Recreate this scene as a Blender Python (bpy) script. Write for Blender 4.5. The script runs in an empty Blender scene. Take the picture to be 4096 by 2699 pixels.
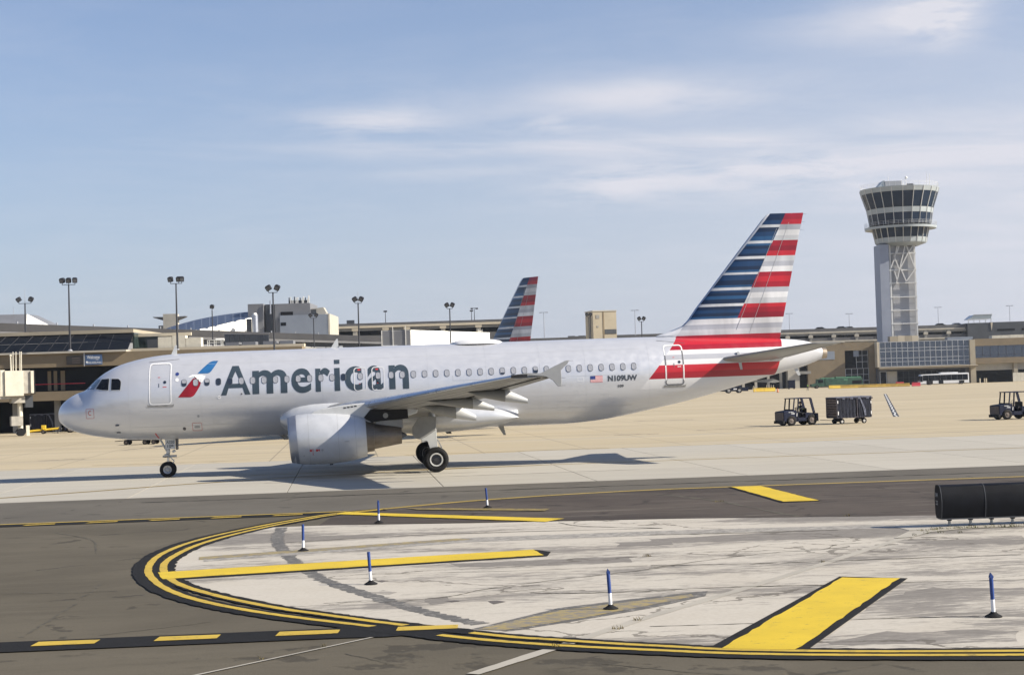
import bpy, bmesh, math, random
import numpy as np
from mathutils import Vector, Matrix
random.seed(7)
scene = bpy.context.scene
col = scene.collection
# ------------------------------------------------------------------ camera
# world axes: X runs aft along the taxiing aircraft, Y away from the viewer, Z up; the taxiway is level
CAM = Vector((13.6654, -79.2832, 4.0124))
YAW, PITCH, ROLL = 0.102863, 0.027988, 0.030667
cy, sy_ = math.cos(YAW), math.sin(YAW)
cp, sp = math.cos(PITCH), math.sin(PITCH)
right = Vector((cy, -sy_, 0)); fwd = Vector((sy_*cp, cy*cp, sp)); upv = right.cross(fwd)
Rv = right*math.cos(ROLL) - upv*math.sin(ROLL); Uv = upv*math.cos(ROLL) + right*math.sin(ROLL)
cam = bpy.data.cameras.new('camera'); camo = bpy.data.objects.new('camera', cam); col.objects.link(camo)
camo.matrix_world = Matrix(((Rv.x, Uv.x, -fwd.x, CAM.x), (Rv.y, Uv.y, -fwd.y, CAM.y), (Rv.z, Uv.z, -fwd.z, CAM.z), (0, 0, 0, 1)))
cam.sensor_fit = 'HORIZONTAL'; cam.sensor_width = 36.0; cam.lens = 36.0*6485/4096; cam.clip_start = 0.5; cam.clip_end = 20000
scene.camera = camo
# ------------------------------------------------------------------ sun, sky, exposure
SUN_H = Vector((1.53, -0.47)); SUN_EL = math.atan2(1.0, SUN_H.length); SUN_AZ = math.atan2(SUN_H.x, SUN_H.y)  # azimuth from +Y clockwise
sun = bpy.data.lights.new('sun', 'SUN'); sun.energy = 5.0; sun.angle = math.radians(0.55); sun.color = (1.0, 0.915, 0.775)
suno = bpy.data.objects.new('sun', sun); col.objects.link(suno)
suno.rotation_euler = Vector((SUN_H.x, SUN_H.y, 1.0)).to_track_quat('Z', 'Y').to_euler(); suno.location = (60, -20, 60)
world = bpy.data.worlds.new('World'); scene.world = world; world.use_nodes = True
wt = world.node_tree; wt.nodes.clear()
def wn(t, **k):
    n = wt.nodes.new(t)
    for a, b in k.items(): setattr(n, a, b)
    return n
sky = wn('ShaderNodeTexSky', sky_type='NISHITA', sun_disc=False, sun_elevation=SUN_EL, sun_rotation=SUN_AZ, air_density=1.0, dust_density=0.5, ozone_density=3.0, altitude=5)
tc = wn('ShaderNodeTexCoord'); sep = wn('ShaderNodeSeparateXYZ'); wt.links.new(tc.outputs['Generated'], sep.inputs[0])
def wm(op, a, b=None, c=None, clamp=False):
    n = wn('ShaderNodeMath', operation=op, use_clamp=clamp)
    for i, v in enumerate((a, b, c)):
        if v is None: continue
        if isinstance(v, (int, float)): n.inputs[i].default_value = v
        else: wt.links.new(v, n.inputs[i])
    return n.outputs[0]
# cirrus sheet: the view direction laid out on a flat layer high above the field
zz = wm('ADD', wm('MAXIMUM', sep.outputs[2], 0.0), 0.07)
comb = wn('ShaderNodeCombineXYZ'); wt.links.new(wm('DIVIDE', sep.outputs[0], zz), comb.inputs[0]); wt.links.new(wm('DIVIDE', sep.outputs[1], zz), comb.inputs[1])
def wnoise(scale, loc, sc, detail, rough, dist=0.0):
    mp = wn('ShaderNodeMapping'); mp.inputs['Location'].default_value = loc; mp.inputs['Scale'].default_value = sc; mp.inputs['Rotation'].default_value = (0, 0, 0.12)
    wt.links.new(comb.outputs[0], mp.inputs[0])
    n = wn('ShaderNodeTexNoise'); n.inputs['Scale'].default_value = scale; n.inputs['Detail'].default_value = detail; n.inputs['Roughness'].default_value = rough; n.inputs['Distortion'].default_value = dist
    wt.links.new(mp.outputs[0], n.inputs['Vector']); return n.outputs[0]
def wramp(v, a, b):
    n = wn('ShaderNodeMapRange', interpolation_type='SMOOTHSTEP'); wt.links.new(v, n.inputs[0]); n.inputs[1].default_value = a; n.inputs[2].default_value = b; return n.outputs[0]
az = wm('ARCTAN2', sep.outputs[0], sep.outputs[1]); el = sep.outputs[2]
puff = wramp(wnoise(2.6, (1.2, 3.3, 0), (1, 1, 1), 5, .62, .3), .30, .66)
wisp = wramp(wnoise(1.1, (4.7, 8.1, 0), (.8, 1.3, 1), 6, .62, .5), .28, .70)
def bank(a0, e0, sa, se, amp, tex):   # one drifting bank of cloud at a bearing and height
    da = wm('DIVIDE', wm('SUBTRACT', az, a0), sa); de = wm('DIVIDE', wm('SUBTRACT', el, e0), se)
    g = wm('POWER', 2.718, wm('MULTIPLY', wm('ADD', wm('MULTIPLY', da, da), wm('MULTIPLY', de, de)), -1.0)); return wm('MULTIPLY', wm('MULTIPLY', g, amp), tex)
banks = None
for q in ((.368, .210, .022, .015, 2.6, puff), (.335, .207, .055, .013, .9, wisp), (.245, .236, .05, .006, .4, wisp), (.200, .171, .095, .013, 1.1, wisp), (.02, .161, .045, .009, 1.0, puff), (.135, .157, .032, .005, .9, puff), (.10, .145, .15, .006, .75, wisp), (.23, .140, .09, .006, .7, wisp), (.08, .130, .1, .004, .5, wisp),
          (.17, .120, .045, .012, 1.0, puff), (.27, .122, .06, .013, 1.1, puff), (.36, .135, .09, .022, .7, wisp), (.42, .10, .10, .03, .5, wisp), (-.6, .16, .2, .02, .8, wisp), (-1.1, .2, .3, .03, .8, puff), (.9, .18, .25, .03, .9, wisp), (1.6, .15, .3, .03, .8, puff), (2.4, .2, .4, .04, .8, wisp), (-2.2, .17, .4, .03, .8, puff)):
    v = bank(*q); banks = v if banks is None else wm('ADD', banks, v)
veil = bank(.75, .07, .55, .13, .95, 1.0)   # thin bright veil of cirrostratus on the sunward side
cover = wm('ADD', wm('ADD', wm('MULTIPLY', wm('MULTIPLY', wisp, puff), .12), veil), wm('MULTIPLY', banks, .72))
cover = wm('MULTIPLY', cover, 1.0, clamp=True)
# haze that whitens the sky towards the horizon all the way round
hz = wm('POWER', wm('SUBTRACT', 1.0, wm('MAXIMUM', sep.outputs[2], 0.0), clamp=True), 6.0)
mixh = wn('ShaderNodeMixRGB'); wt.links.new(wm('MULTIPLY', hz, 0.95), mixh.inputs[0]); tint = wn('ShaderNodeMixRGB', blend_type='MULTIPLY'); tint.inputs[0].default_value = 1.0; wt.links.new(sky.outputs[0], tint.inputs[1]); tint.inputs[2].default_value = (.97, .965, 1.06, 1); wt.links.new(tint.outputs[0], mixh.inputs[1]); mixh.inputs[2].default_value = (3.45, 3.88, 4.85, 1)
mixc = wn('ShaderNodeMixRGB'); wt.links.new(cover, mixc.inputs[0]); wt.links.new(mixh.outputs[0], mixc.inputs[1]); mixc.inputs[2].default_value = (5.75, 5.8, 6.4, 1)
bg = wn('ShaderNodeBackground'); bg.inputs[1].default_value = 0.072; wt.links.new(mixc.outputs[0], bg.inputs[0])
wo = wn('ShaderNodeOutputWorld'); wt.links.new(bg.outputs[0], wo.inputs[0])
scene.render.engine = 'CYCLES'
world.cycles.sampling_method = 'MANUAL'; world.cycles.sample_map_resolution = 256
scene.cycles.use_denoising = True
scene.cycles.max_bounces = 6
scene.view_settings.view_transform = 'Standard'; scene.view_settings.look = 'None'; scene.view_settings.gamma = 1.0; scene.view_settings.use_curve_mapping = False
scene.view_settings.exposure = 0.82
# ------------------------------------------------------------------ helpers: materials
MATS = {}
class NT:
    def __init__(s, name):
        s.m = bpy.data.materials.new(name); s.m.use_nodes = True; s.t = s.m.node_tree; s.b = s.t.nodes['Principled BSDF']; MATS[name] = s.m
    def n(s, t, **k):
        x = s.t.nodes.new(t)
        for a, b in k.items(): setattr(x, a, b)
        return x
    def put(s, v, sock):
        if isinstance(v, (int, float)): sock.default_value = v
        elif isinstance(v, tuple): sock.default_value = v if len(v) == len(sock.default_value) else (*v, 1)
        else: s.t.links.new(v, sock)
    def math(s, op, a, b=None, c=None, clamp=False):
        x = s.n('ShaderNodeMath', operation=op, use_clamp=clamp)
        for i, v in enumerate((a, b, c)):
            if v is not None: s.put(v, x.inputs[i])
        return x.outputs[0]
    def mix(s, f, a, b, blend='MIX'):
        x = s.n('ShaderNodeMixRGB', blend_type=blend); s.put(f, x.inputs[0]); s.put(a, x.inputs[1]); s.put(b, x.inputs[2]); return x.outputs[0]
    def coord(s, scale=(1, 1, 1), loc=(0, 0, 0), rot=0.0, out='Object'):
        c = s.n('ShaderNodeTexCoord'); m = s.n('ShaderNodeMapping'); s.t.links.new(c.outputs[out], m.inputs[0])
        m.inputs['Scale'].default_value = scale; m.inputs['Location'].default_value = loc; m.inputs['Rotation'].default_value = (0, 0, rot); return m.outputs[0]
    def noise(s, scale, vec=None, detail=5, rough=.55, dist=0.0):
        x = s.n('ShaderNodeTexNoise'); x.inputs['Scale'].default_value = scale; x.inputs['Detail'].default_value = detail; x.inputs['Roughness'].default_value = rough; x.inputs['Distortion'].default_value = dist
        s.t.links.new(vec if vec is not None else s.coord(), x.inputs['Vector']); return x.outputs[0]
    def rng(s, v, a, b, c=0.0, d=1.0, smooth=True):
        x = s.n('ShaderNodeMapRange', interpolation_type='SMOOTHSTEP' if smooth else 'LINEAR'); s.put(v, x.inputs[0])
        for i, q in enumerate((a, b, c, d)): x.inputs[i+1].default_value = q
        return x.outputs[0]
    def ramp(s, v, stops, interp='CONSTANT'):
        x = s.n('ShaderNodeValToRGB'); s.put(v, x.inputs[0]); r = x.color_ramp; r.interpolation = interp
        while len(r.elements) > 1: r.elements.remove(r.elements[-1])
        for i, (p, c) in enumerate(stops):
            e = r.elements[0] if i == 0 else r.elements.new(p)
            e.position = p; e.color = (*c, 1)
        return x.outputs[0]
    def bump(s, h, strength, dist=.01):
        x = s.n('ShaderNodeBump'); x.inputs['Strength'].default_value = strength; x.inputs['Distance'].default_value = dist; s.put(h, x.inputs['Height']); s.t.links.new(x.outputs[0], s.b.inputs['Normal'])
    def fin(s, c, r=.5, m=0.0, coat=0.0, spec=None):
        s.put(c, s.b.inputs['Base Color']); s.put(r, s.b.inputs['Roughness']); s.put(m, s.b.inputs['Metallic'])
        if coat: s.b.inputs['Coat Weight'].default_value = coat; s.b.inputs['Coat Roughness'].default_value = .08
        if spec is not None: s.b.inputs['Specular IOR Level'].default_value = spec
        return s.m
def mat(name, c, r=.6, m=0.0, var=0.0, sc=3.0, coat=0.0, stretch=(1, 1, 1), emit=0.0):
    t = NT(name)
    if var:
        n = t.noise(sc, t.coord(stretch), 6, .6)
        lo = tuple(max(0, v*(1-var)) for v in c); hi = tuple(min(1, v*(1+var)) for v in c)
        cc = t.mix(t.rng(n, .3, .7), lo, hi); t.fin(cc, r, m, coat)
        t.put(t.rng(n, .2, .8, max(.02, r-.08), min(1, r+.08)), t.b.inputs['Roughness'])
    else: t.fin(c, r, m, coat)
    if emit: t.b.inputs['Emission Color'].default_value = (*c, 1); t.b.inputs['Emission Strength'].default_value = emit
    return t.m
# ------------------------------------------------------------------ helpers: meshes
class MB:
    def __init__(s, off=(0, 0, 0)): s.v = []; s.f = []; s.o = off
    def add(s, vs, fs):
        k = len(s.v); s.v += [(a+s.o[0], b+s.o[1], c+s.o[2]) for a, b, c in vs]; s.f += [tuple(i+k for i in f) for f in fs]; return s
    def box(s, x0, x1, y0, y1, z0, z1):
        return s.add([(x0,y0,z0),(x1,y0,z0),(x1,y1,z0),(x0,y1,z0),(x0,y0,z1),(x1,y0,z1),(x1,y1,z1),(x0,y1,z1)],
                     [(0,3,2,1),(4,5,6,7),(0,1,5,4),(1,2,6,5),(2,3,7,6),(3,0,4,7)])
    def tube(s, p, q, r0, r1=None, n=10, cap=True):
        r1 = r0 if r1 is None else r1; p = Vector(p); q = Vector(q); d = (q-p).normalized()
        a = d.orthogonal().normalized(); b = d.cross(a); vs = []
        for c, r in ((p, r0), (q, r1)):
            for i in range(n):
                t = 2*math.pi*i/n; vs.append(tuple(c + (a*math.cos(t)+b*math.sin(t))*r))
        fs = [(i, (i+1) % n, n+(i+1) % n, n+i) for i in range(n)]
        if cap: fs += [tuple(range(n-1, -1, -1)), tuple(range(n, 2*n))]
        return s.add(vs, fs)
    def bar(s, p, q, w, h, up=(0, 0, 1)):
        p = Vector(p); q = Vector(q); d = (q-p).normalized(); u = Vector(up)
        if abs(d.dot(u)) > .98: u = Vector((0, 1, 0))
        a = d.cross(u).normalized()*w/2; b = a.cross(d).normalized()*h/2
        vs = [tuple(c+i*a+j*b) for c in (p, q) for i, j in ((-1,-1),(1,-1),(1,1),(-1,1))]
        return s.add(vs, [(0,1,2,3),(7,6,5,4),(0,4,5,1),(1,5,6,2),(2,6,7,3),(3,7,4,0)])
    def loft(s, rings, closed=True, caps=True):
        n = len(rings[0]); vs = [tuple(p) for r in rings for p in r]; fs = []
        for k in range(len(rings)-1):
            for i in range(n if closed else n-1):
                j = (i+1) % n; fs.append((k*n+i, k*n+j, (k+1)*n+j, (k+1)*n+i))
        if caps: fs += [tuple(range(n-1, -1, -1)), tuple(range((len(rings)-1)*n, len(rings)*n))]
        return s.add(vs, fs)
    def lathe(s, c, prof, axis='x', n=32, caps=False, shear=0.0):
        rings = []
        for t, r in prof:
            ring = []
            for i in range(n):
                a = 2*math.pi*i/n; e, g = r*math.cos(a), r*math.sin(a)
                p = {'x': (t + shear*g, e, g), 'y': (g, t, e), 'z': (e, g, t)}[axis]
                ring.append((c[0]+p[0], c[1]+p[1], c[2]+p[2]))
            rings.append(ring)
        return s.loft(rings, True, caps)
    def prism(s, poly, a, b, plane='xz'):
        n = len(poly); g = {'xz': lambda u, v, w: (u, w, v), 'xy': lambda u, v, w: (u, v, w), 'yz': lambda u, v, w: (w, u, v)}[plane]
        vs = [g(u, v, a) for u, v in poly] + [g(u, v, b) for u, v in poly]
        return s.add(vs, [tuple(range(n-1, -1, -1)), tuple(range(n, 2*n))] + [(i, (i+1) % n, n+(i+1) % n, n+i) for i in range(n)])
    def sphere(s, c, r, n=10, m=8, sc=(1, 1, 1)):
        rings = []
        for j in range(1, m):
            a = math.pi*j/m; rings.append([(c[0]+r*sc[0]*math.sin(a)*math.cos(2*math.pi*i/n), c[1]+r*sc[1]*math.sin(a)*math.sin(2*math.pi*i/n), c[2]+r*sc[2]*math.cos(a)) for i in range(n)])
        return s.loft(rings, True, True)
    def mesh(s, name, smooth=0.0, fix=True):
        me = bpy.data.meshes.new(name); me.from_pydata(s.v, [], s.f)
        if fix:
            bm = bmesh.new(); bm.from_mesh(me); bmesh.ops.recalc_face_normals(bm, faces=bm.faces); bm.to_mesh(me); bm.free()
        if smooth: me.shade_smooth(); me.set_sharp_from_angle(angle=math.radians(smooth))
        return me
    def build(s, name, m, parent=None, smooth=0.0, bevel=0.0, fix=True):
        o = bpy.data.objects.new(name, s.mesh(name, smooth, fix)); col.objects.link(o); o.data.materials.append(MATS[m] if isinstance(m, str) else m)
        if parent is not None: o.parent = parent
        if bevel:
            b = o.modifiers.new('bevel', 'BEVEL'); b.width = bevel; b.segments = 2; b.limit_method = 'ANGLE'; b.angle_limit = math.radians(40)
        return o
def tag(o, label, cat, group=None, kind=None):
    if label: o['label'] = label
    if cat: o['category'] = cat
    if group: o['group'] = group
    if kind: o['kind'] = kind
    return o
def thing(name, label, cat, loc=(0, 0, 0), rz=0.0, group=None):
    o = bpy.data.objects.new(name, None); col.objects.link(o); o.empty_display_size = .5
    o.location = loc; o.rotation_euler = (0, 0, rz); return tag(o, label, cat, group)
def inst(src, parent, loc=(0, 0, 0), rot=None, scale=None, m=None):
    o = src.copy(); col.objects.link(o); o.parent = parent; o.location = loc
    if rot: o.rotation_euler = rot
    if scale: o.scale = scale
    return o
def newobj(name, me, m, parent=None, loc=(0, 0, 0)):
    o = bpy.data.objects.new(name, me); col.objects.link(o)
    if not me.materials: me.materials.append(MATS[m])
    if parent is not None: o.parent = parent
    o.location = loc; return o
def site(u, d, z=0.0):
    p = Vector((CAM.x, CAM.y, 0)) + Vector((cy, -sy_, 0))*u + Vector((sy_, cy, 0))*d; return Vector((p.x, p.y, z))
SR = -YAW   # heading of the terminal grid, turned a little against the taxiway
def catmull(pts, step=8):
    P = [Vector(p) for p in pts]; P = [2*P[0]-P[1]] + P + [2*P[-1]-P[-2]]; out = []
    for i in range(1, len(P)-2):
        a, b, c, d = P[i-1:i+3]
        for k in range(step):
            t = k/step; out.append(.5*((2*b)+(c-a)*t+(2*a-5*b+4*c-d)*t*t+(3*b-a-3*c+d)*t**3))
    return out+[P[-2]]
FONT_CACHE = {}
def text_mesh2d(s, bold=0.0):
    """flat outline of a word from the built-in font: verts (x,y) and faces, at size 1"""
    if (s, bold) in FONT_CACHE: return FONT_CACHE[(s, bold)]
    cu = bpy.data.curves.new('t', 'FONT'); cu.body = s; cu.size = 1; cu.offset = bold; cu.resolution_u = 6; cu.fill_mode = 'FRONT'
    o = bpy.data.objects.new('t', cu); col.objects.link(o)
    dg = bpy.context.evaluated_depsgraph_get(); me = bpy.data.meshes.new_from_object(o.evaluated_get(dg))
    V = [(v.co.x, v.co.y) for v in me.vertices]; F = [tuple(p.vertices) for p in me.polygons]
    bpy.data.objects.remove(o); bpy.data.curves.remove(cu); bpy.data.meshes.remove(me)
    FONT_CACHE[(s, bold)] = (V, F); return V, F
def fit2d(VF, x0, x1, z0, z1):
    V, F = VF; a = np.array(V); lo = a.min(0); hi = a.max(0); k = (np.array((x1, z1))-np.array((x0, z0)))/(hi-lo)
    return [tuple((p-lo)*k+np.array((x0, z0))) for p in a], F
# ------------------------------------------------------------------ materials
AX = 17.7   # aircraft part coordinates are measured from the main gear: x = station - 17.7
WHITE, LG, GR = (.62, .62, .63), (.47, .48, .50), (.36, .37, .41)
R1, R2, R3 = (.44, .013, .024), (.30, .007, .020), (.22, .005, .018)
def livery_ramp(t, z, stops, lo, hi):
    return t.ramp(t.math('DIVIDE', t.math('SUBTRACT', z, lo), hi-lo), [(max(0, (a-lo)/(hi-lo)), c) for a, c in stops])
SILVER = (.62, .63, .66)
def fuselage_paint():
    t = NT('fuselage_paint'); c = t.n('ShaderNodeTexCoord'); s = t.n('ShaderNodeSeparateXYZ'); t.t.links.new(c.outputs['Object'], s.inputs[0]); x, y, z = s.outputs
    band = livery_ramp(t, z, [(0, WHITE), (3.88, R2), (4.2, R1), (4.55, WHITE), (4.80, GR), (5.04, WHITE), (5.27, R2), (5.52, R1), (5.82, R2)], 0, 8)
    slant = t.math('GREATER_THAN', x, t.math('ADD', t.math('MULTIPLY', z, .847), 27.88-.847*3.427-AX))
    m = t.math('MULTIPLY', slant, t.math('GREATER_THAN', z, 3.43))
    aft = t.math('GREATER_THAN', x, t.math('ADD', t.math('MULTIPLY', z, .22), 34.1-AX))
    dirt = t.rng(t.noise(1.1, t.coord((.35, 1, 1.6)), 7, .62), .35, .75, .965, 1.03)
    streak = t.rng(t.noise(2.2, t.coord((.25, 1, 5)), 6, .6), .5, .85, 1, .93)
    base = t.mix(1.0, SILVER, t.math('MULTIPLY', dirt, streak), 'MULTIPLY')
    cc = t.mix(m, base, band); cc = t.mix(t.math('MULTIPLY', aft, slant), cc, (.60, .60, .61))
    inl = t.math('MAXIMUM', m, t.math('MULTIPLY', aft, slant))
    t.fin(cc, .33, t.math('MULTIPLY', t.math('SUBTRACT', 1.0, inl), .40), coat=.25)
    t.put(t.rng(t.noise(3, None, 5), .3, .7, .28, .42), t.b.inputs['Roughness'])
    # faint skin seams between the fuselage barrels
    w = t.math('ABSOLUTE', t.math('SUBTRACT', t.math('FRACT', t.math('DIVIDE', t.math('ADD', x, 40.0), 2.67)), .5))
    t.bump(t.math('ADD', t.math('MULTIPLY', t.math('LESS_THAN', w, .003), -1.0), t.math('MULTIPLY', t.noise(.9, t.coord((1, 1, 1)), 2), .2)), .08, .02)
fuselage_paint()
def fin_paint():
    t = NT('fin_paint'); c = t.n('ShaderNodeTexCoord'); s = t.n('ShaderNodeSeparateXYZ'); t.t.links.new(c.outputs['Object'], s.inputs[0]); x, y, z = s.outputs
    red = livery_ramp(t, z, [(5.5, R2), (5.97, LG), (6.25, GR), (6.5, WHITE), (6.77, R3), (7.05, R2), (7.3, R1), (7.49, LG), (7.75, WHITE), (8.02, GR), (8.28, R2), (8.54, R1), (8.82, R2), (9.04, WHITE), (9.32, GR), (9.57, LG),
                            (9.83, R1), (10.08, R3), (10.33, R2), (10.59, LG), (10.85, WHITE), (11.12, GR), (11.38, R1), (11.65, R2)], 5.5, 12.5)
    B1, B2, B3 = (.006, .018, .052), (.010, .040, .11), (.018, .075, .18)
    W = (.55, .56, .58)
    blue = livery_ramp(t, z, [(5.5, W), (6.76, B3), (6.88, B1), (7.05, B2), (7.2, B1), (7.38, W), (7.51, B1), (7.72, B3), (7.9, B1), (8.05, B2), (8.16, W), (8.29, B3), (8.42, B1), (8.66, B2), (8.93, W), (9.05, B3), (9.15, B1), (9.35, B2), (9.58, B1),
                             (9.70, W), (9.83, B1), (9.98, B2), (10.2, B1), (10.36, B3), (10.47, W), (10.60, B3), (10.82, B2), (11.04, B1), (11.25, W), (11.38, B2), (11.6, B1)], 5.5, 12.5)
    side = t.math('GREATER_THAN', x, t.math('ADD', t.math('MULTIPLY', z, .525), 35.90-.525*11.96-AX))
    low = t.math('LESS_THAN', z, 6.76)
    cc = t.mix(t.math('MAXIMUM', side, low), blue, red)
    tone_drift = t.rng(t.noise(.8, t.coord((1, 1, .35)), 3), .3, .7, .8, 1.25); cc = t.mix(1.0, cc, tone_drift, 'MULTIPLY')  # broad random tone variation in the paint colour
    slant = t.math('GREATER_THAN', x, t.math('ADD', t.math('MULTIPLY', z, .847), 27.88-.847*3.427-AX))
    cc = t.mix(slant, SILVER, cc)
    cc = t.mix(1.0, cc, t.rng(t.noise(2, t.coord((1, 1, .5)), 6), .3, .7, .92, 1.02), 'MULTIPLY')
    t.fin(cc, .3, 0, coat=.35)
fin_paint()
mat('grey_paint', (.25, .25, .24), .42, 0, .10, 2, stretch=(1, .4, 1))
mat('light_paint', (.52, .53, .53), .38, .1, .06, 2)
mat('wing_top', (.30, .30, .295), .4, .1, .06, 2)
mat('nacelle_paint', (.53, .545, .57), .34, .25, .05, 2, coat=.2)
mat('polished_metal', (.36, .385, .44), .48, .85, .05, 3)
mat('slat_metal', (.55, .60, .68), .32, .75, .08, 3, stretch=(1, .3, 1))
mat('hot_metal', (.20, .175, .15), .45, .8, .25, 3, stretch=(.3, 1, 1))
mat('dark_metal', (.07, .07, .075), .5, .6, .2, 4)
mat('black_gap', (.012, .012, .014), .6)
mat('rubber', (.012, .012, .013), .78, 0, .3, 8)
mat('rim_metal', (.34, .35, .36), .45, .6, .2, 6)
mat('rim_light', (.58, .58, .56), .45, .3, .1, 6)
mat('gear_metal', (.42, .43, .43), .4, .5, .2, 8)
mat('hydraulic_chrome', (.7, .7, .7), .15, 1.0)
mat('cockpit_glass', (.008, .009, .012), .15); MATS['cockpit_glass'].node_tree.nodes['Principled BSDF'].inputs['Specular IOR Level'].default_value = .25
mat('windshield_glass', (.16, .22, .26), .1, .3)
mat('window_shade', (.30, .31, .345), .45, 0, .04, 3)
mat('window_dark', (.025, .035, .055), .15)
mat('window_rim', (.07, .08, .10), .5)
mat('title_paint', (.045, .065, .085), .35, .1, .06, 2)
mat('logo_blue', (.022, .12, .30), .35, .1, .15, 1.5)
mat('logo_red', (.27, .008, .018), .35, .1, .2, 1.5)
mat('logo_grey', (.74, .75, .76), .35)
mat('line_white', (.78, .78, .78), .4)
mat('line_grey', (.36, .37, .38), .5)
mat('line_dark', (.10, .10, .11), .5)
mat('scuff_plate', (.30, .30, .30), .5, .5, .25, 9)
mat('text_dark', (.05, .06, .075), .45)
mat('red_mark', (.5, .03, .03), .5)
mat('flag_red', (.5, .03, .04), .5); mat('flag_blue', (.02, .04, .18), .5); mat('flag_white', (.8, .8, .8), .5)
mat('nav_red', (.8, .05, .05), .2, emit=1.2)
mat('radome_white', (.66, .66, .66), .4, 0, .03, 2)
# ---- ground
def ground_mats():
    t = NT('apron_concrete')
    st = t.coord((.012, .09, 1)); n1 = t.noise(1, st, 7, .62, .4); n2 = t.noise(1, t.coord((.05, .45, 1), (3, 9, 0)), 6, .65)
    n3 = t.noise(.35, t.coord(), 8, .65); n4 = t.noise(9, t.coord((1, 1, 1)), 5, .6)
    c = t.mix(t.rng(n1, .35, .65), (.375, .312, .20), (.435, .365, .243))
    c = t.mix(t.rng(n2, .50, .70, 0, .75), c, (.285, .245, .178)); c = t.mix(t.rng(t.noise(1, t.coord((.02, .25, 1), (11, 2, 0)), 8, .7, .3), .54, .70, 0, .6), c, (.33, .30, .245))
    c = t.mix(t.rng(n3, .58, .78, 0, .25), c, (0.224, 0.203, 0.168)); c = t.mix(t.rng(n4, .3, .7, 0, .12), c, (0.252, 0.224, 0.175))
    # expansion joints of the concrete field
    sx = t.n('ShaderNodeSeparateXYZ'); cc = t.n('ShaderNodeTexCoord'); t.t.links.new(cc.outputs['Object'], sx.inputs[0])
    g = lambda o, k, w: t.math('LESS_THAN', t.math('ABSOLUTE', t.math('SUBTRACT', t.math('FRACT', t.math('DIVIDE', o, k)), .5)), w)
    j = t.math('MAXIMUM', g(sx.outputs[0], 6.15, .006), g(sx.outputs[1], 6.15, .009)); c = t.mix(t.math('MULTIPLY', j, .6), c, (0.112, 0.098, 0.077))
    t.fin(c, .85)
    t.bump(n4, .12, .01)
    t = NT('taxi_concrete')
    ob = t.n('ShaderNodeObjectInfo')
    n1 = t.noise(.5, t.coord((.25, 1.4, 1)), 7, .62, .3); n2 = t.noise(14, t.coord(), 5, .6); n3 = t.noise(.9, t.coord((.10, 2.6, 1), (4, 1, 0)), 8, .65)
    c = t.mix(t.rng(n1, .3, .7), (.345, .322, .272), (.405, .382, .328)); c = t.mix(t.rng(n3, .54, .78, 0, .5), c, (.275, .248, .208)); c = t.mix(t.rng(n2, .35, .7, 0, .18), c, (.25, .228, .19))
    c = t.mix(1.0, c, t.rng(ob.outputs['Random'], 0, 1, .94, 1.03, False), 'MULTIPLY')
    t.fin(c, .82); t.bump(n2, .12, .01)
    def asphalt(name, a, b, pale, k, crackw=.012, st=(.06, 1.1, 1)):
        t = NT(name)
        n1 = t.noise(.22, t.coord((.6, 1, 1)), 9, .66, .5); n2 = t.noise(26, t.coord(), 4, .7); n3 = t.noise(1.0, t.coord(st, (2, 5, 0)), 9, .72, .3); n6 = t.noise(3.2, t.coord((.7, 1.2, 1)), 7, .7)
        c = t.mix(t.rng(n1, .32, .68), a, b); c = t.mix(t.rng(n3, .53, .74, 0, k), c, pale); c = t.mix(t.rng(n6, .52, .72, 0, .4), c, tuple(v*.72 for v in a))
        n5 = t.noise(.45, t.coord((1, 1.4, 1), (7, 3, 0)), 8, .62, .6); c = t.mix(t.rng(n5, .58, .76, 0, .5), c, tuple(v*.6 for v in a))
        wv = t.n('ShaderNodeTexVoronoi', feature='DISTANCE_TO_EDGE'); wv.inputs['Scale'].default_value = .17
        dv = t.n('ShaderNodeMixRGB', blend_type='ADD'); dv.inputs[0].default_value = 1.0; t.t.links.new(t.coord(), dv.inputs[1])
        nz = t.n('ShaderNodeTexNoise'); nz.inputs['Scale'].default_value = .9; nz.inputs['Detail'].default_value = 8; nz.inputs['Roughness'].default_value = .65; t.t.links.new(t.coord(), nz.inputs['Vector']); t.t.links.new(nz.outputs['Color'], dv.inputs[2])
        t.t.links.new(dv.outputs[0], wv.inputs['Vector'])
        crack = t.math('MULTIPLY', t.math('LESS_THAN', wv.outputs['Distance'], crackw), t.rng(t.noise(.8, t.coord(), 4), .50, .58)); c = t.mix(t.math('MULTIPLY', crack, .6), c, tuple(v*.3 for v in a))
        c = t.mix(t.rng(n2, .3, .75, 0, .35), c, tuple(v*.55 for v in a))
        t.fin(c, .9, spec=.3); t.bump(t.math('ADD', n2, t.math('MULTIPLY', crack, -2.0)), .4, .014)
    asphalt('asphalt', (.076, .065, .045), (.110, .095, .068), (.145, .126, .094), .5)
    asphalt('asphalt_shoulder', (.088, .079, .064), (.118, .107, .088), (.145, .132, .11), .5)
    asphalt('asphalt_weathered', (.040, .031, .025), (.078, .063, .051), (.22, .195, .165), .75, .016, (.13, 1.5, 1))
    asphalt('asphalt_black', (.0075, .0075, .0080), (.0125, .0122, .0122), (.032, .029, .026), .4)
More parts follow.
